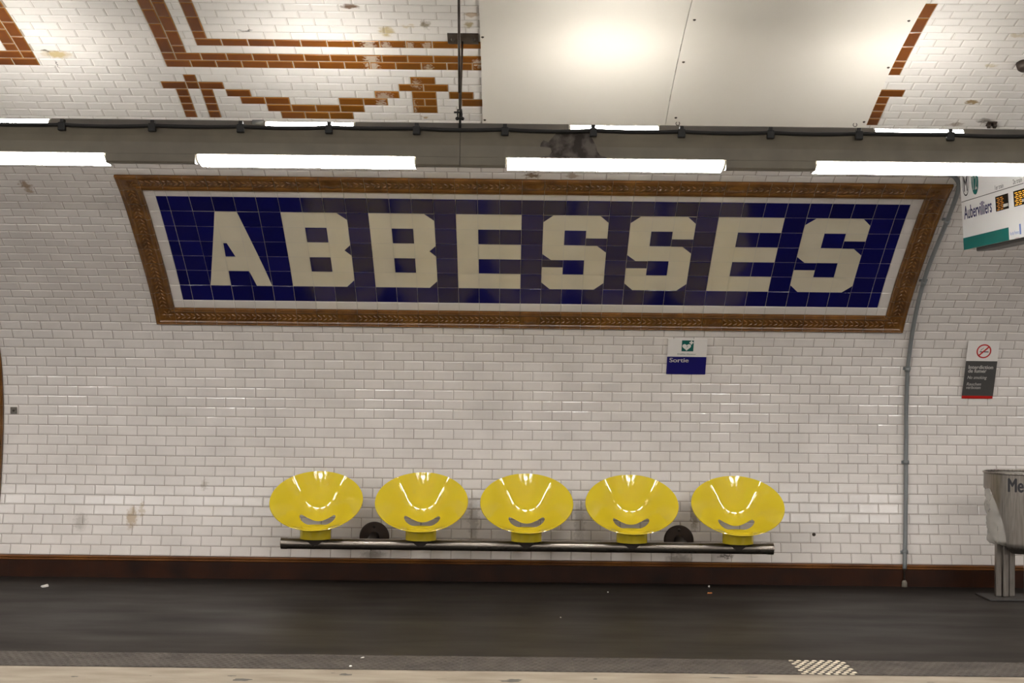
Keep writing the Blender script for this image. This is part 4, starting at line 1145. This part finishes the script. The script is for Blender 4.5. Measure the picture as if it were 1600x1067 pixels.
for i in range(NB + 1):
    f_ = i / NB; z = zr - .01 + (zbm + .02 - zr + .01) * f_; row = []
    for k in range(NA):
        an = 2 * math.pi * k / NA
        wr = .012 * math.sin(an * 9 + f_ * 7) * min(1, f_ * 4) + .010 * math.sin(an * 17 - f_ * 13) * f_ + rb.uniform(-.004, .004)
        rr = (RBn - .010) * (1 - .10 * f_ ** 2) * (1 if f_ < .9 else 1 - .8 * ((f_ - .9) / .1) ** 1.5) - .014 + wr * 1.5
        row.append(mb.vert((BX + rr * math.cos(an), BY + rr * math.sin(an), z)))
    gridv.append(row)
for i in range(NB):
    for k in range(NA): mb.face((gridv[i][k], gridv[i][(k + 1) % NA], gridv[i + 1][(k + 1) % NA], gridv[i + 1][k]), 0, None, True)
mb.build('bag', M['bag'], t)
for sg in (-1, 1):
    xc = BX + sg * (BX - at_y(1570, 890, BY).x); mb = MB()
    for k in (-1, 0, 1): mb.box((xc + k * .048 - .021, BY - .03 + abs(k) * .012, .012), (xc + k * .048 + .021, BY + .02, zbm + (.07 if k < 1 else .02)), 0, None, .006)
    mb.build('post', M['bin'], t)
mb = MB(); mb.box((BX - .27, BY - .16, 0.0), (BX + .27, BY + .14, .012), 0, None, .004); mb.build('base_plate', M['capd'], t)
# lettering wrapped on the band
mb = MB(); text_mb(mb, 'Merci', Matrix.Identity(4), 0, 0, .098, w=.19, bold=.04)
xm = (min(v.x for v in mb.v) + max(v.x for v in mb.v)) / 2; zl = at_y(1590, 769, BY - RBn).z
xl0 = at_y(1575, 760, BY - RBn * .93).x; xoff = xl0 - (BX - (max(v.x for v in mb.v) - xm))
for v in mb.v:
    u = v.x - xm + xoff; an = -math.pi / 2 + u / RBn; h_ = v.y; v.x, v.y, v.z = BX + (RBn + .0012) * math.cos(an), BY + (RBn + .0012) * math.sin(an), zl + h_
mb.build('lettering', M['ink'], t, normals=False)

# ------------------------------------------------------------------ litter
def scrap(name, x, y, rx, ry, m_, label, cat, hgt=.006):
    p = at_z(x, y, 0); mb = MB(); rnd = random.Random(int(x)); n_ = 9
    top = [Vector((p.x + rx * rnd.uniform(.7, 1.1) * math.cos(2 * math.pi * k / n_), p.y + ry * rnd.uniform(.7, 1.1) * math.sin(2 * math.pi * k / n_), hgt * rnd.uniform(.5, 1.3))) for k in range(n_)]
    bot = [Vector((v.x, v.y, .0005)) for v in top]
    mb.poly(top); mb.poly(bot[::-1])
    for k in range(n_): mb.quad(bot[k], bot[(k + 1) % n_], top[(k + 1) % n_], top[k])
    tag(mb.build(name, m_, None), label, cat)
scrap('paper_scrap', 70, 916.5, .026, .05, M['paper'], 'small white scrap of paper on the dark platform at the left', 'litter', .012)
p = at_z(1109, 927.5); mb = MB(); mb.tube([p + Vector((-.016, 0, .0045)), p + Vector((.016, .006, .0045))], .0042, 10)
tag(mb.build('cigarette_butt', M['orange'], None), 'tiny orange cigarette butt on the platform under the right end of the bench', 'litter')
scrap('paper_crumb', 1107.5, 917, .007, .014, M['paper'], 'tiny white crumb just behind the orange cigarette butt', 'litter', .008)
scrap('paper_crumb', 950, 925.5, .006, .012, M['paper'], 'tiny pale crumb on the platform below the middle of the bench', 'litter', .006)
scrap('paper_crumb', 876, 965, .004, .010, M['paper'], 'tiny pale crumb midway across the dark platform', 'litter', .005)
scrap('paper_crumb', 566, 1028.5, .011, .02, M['paper'], 'tiny white scrap on the grey studded strip, left of middle', 'litter', .006)
scrap('paper_crumb', 548, 1042, .011, .012, M['paper'], 'tiny white scrap at the front edge of the grey studded strip', 'litter', .006)

# ------------------------------------------------------------------ world and render look
wd = bpy.data.worlds.new('world'); sc.world = wd; wd.use_nodes = True
wd.node_tree.nodes['Background'].inputs[0].default_value = (.02, .019, .017, 1); wd.node_tree.nodes['Background'].inputs[1].default_value = .5
sc.cycles.use_denoising = True
sc.cycles.max_bounces = 8; sc.cycles.diffuse_bounces = 5; sc.cycles.glossy_bounces = 4; sc.cycles.transparent_max_bounces = 8
sc.cycles.sample_clamp_indirect = 8.0
add_stains(M['brown'], [], 1) if False else None
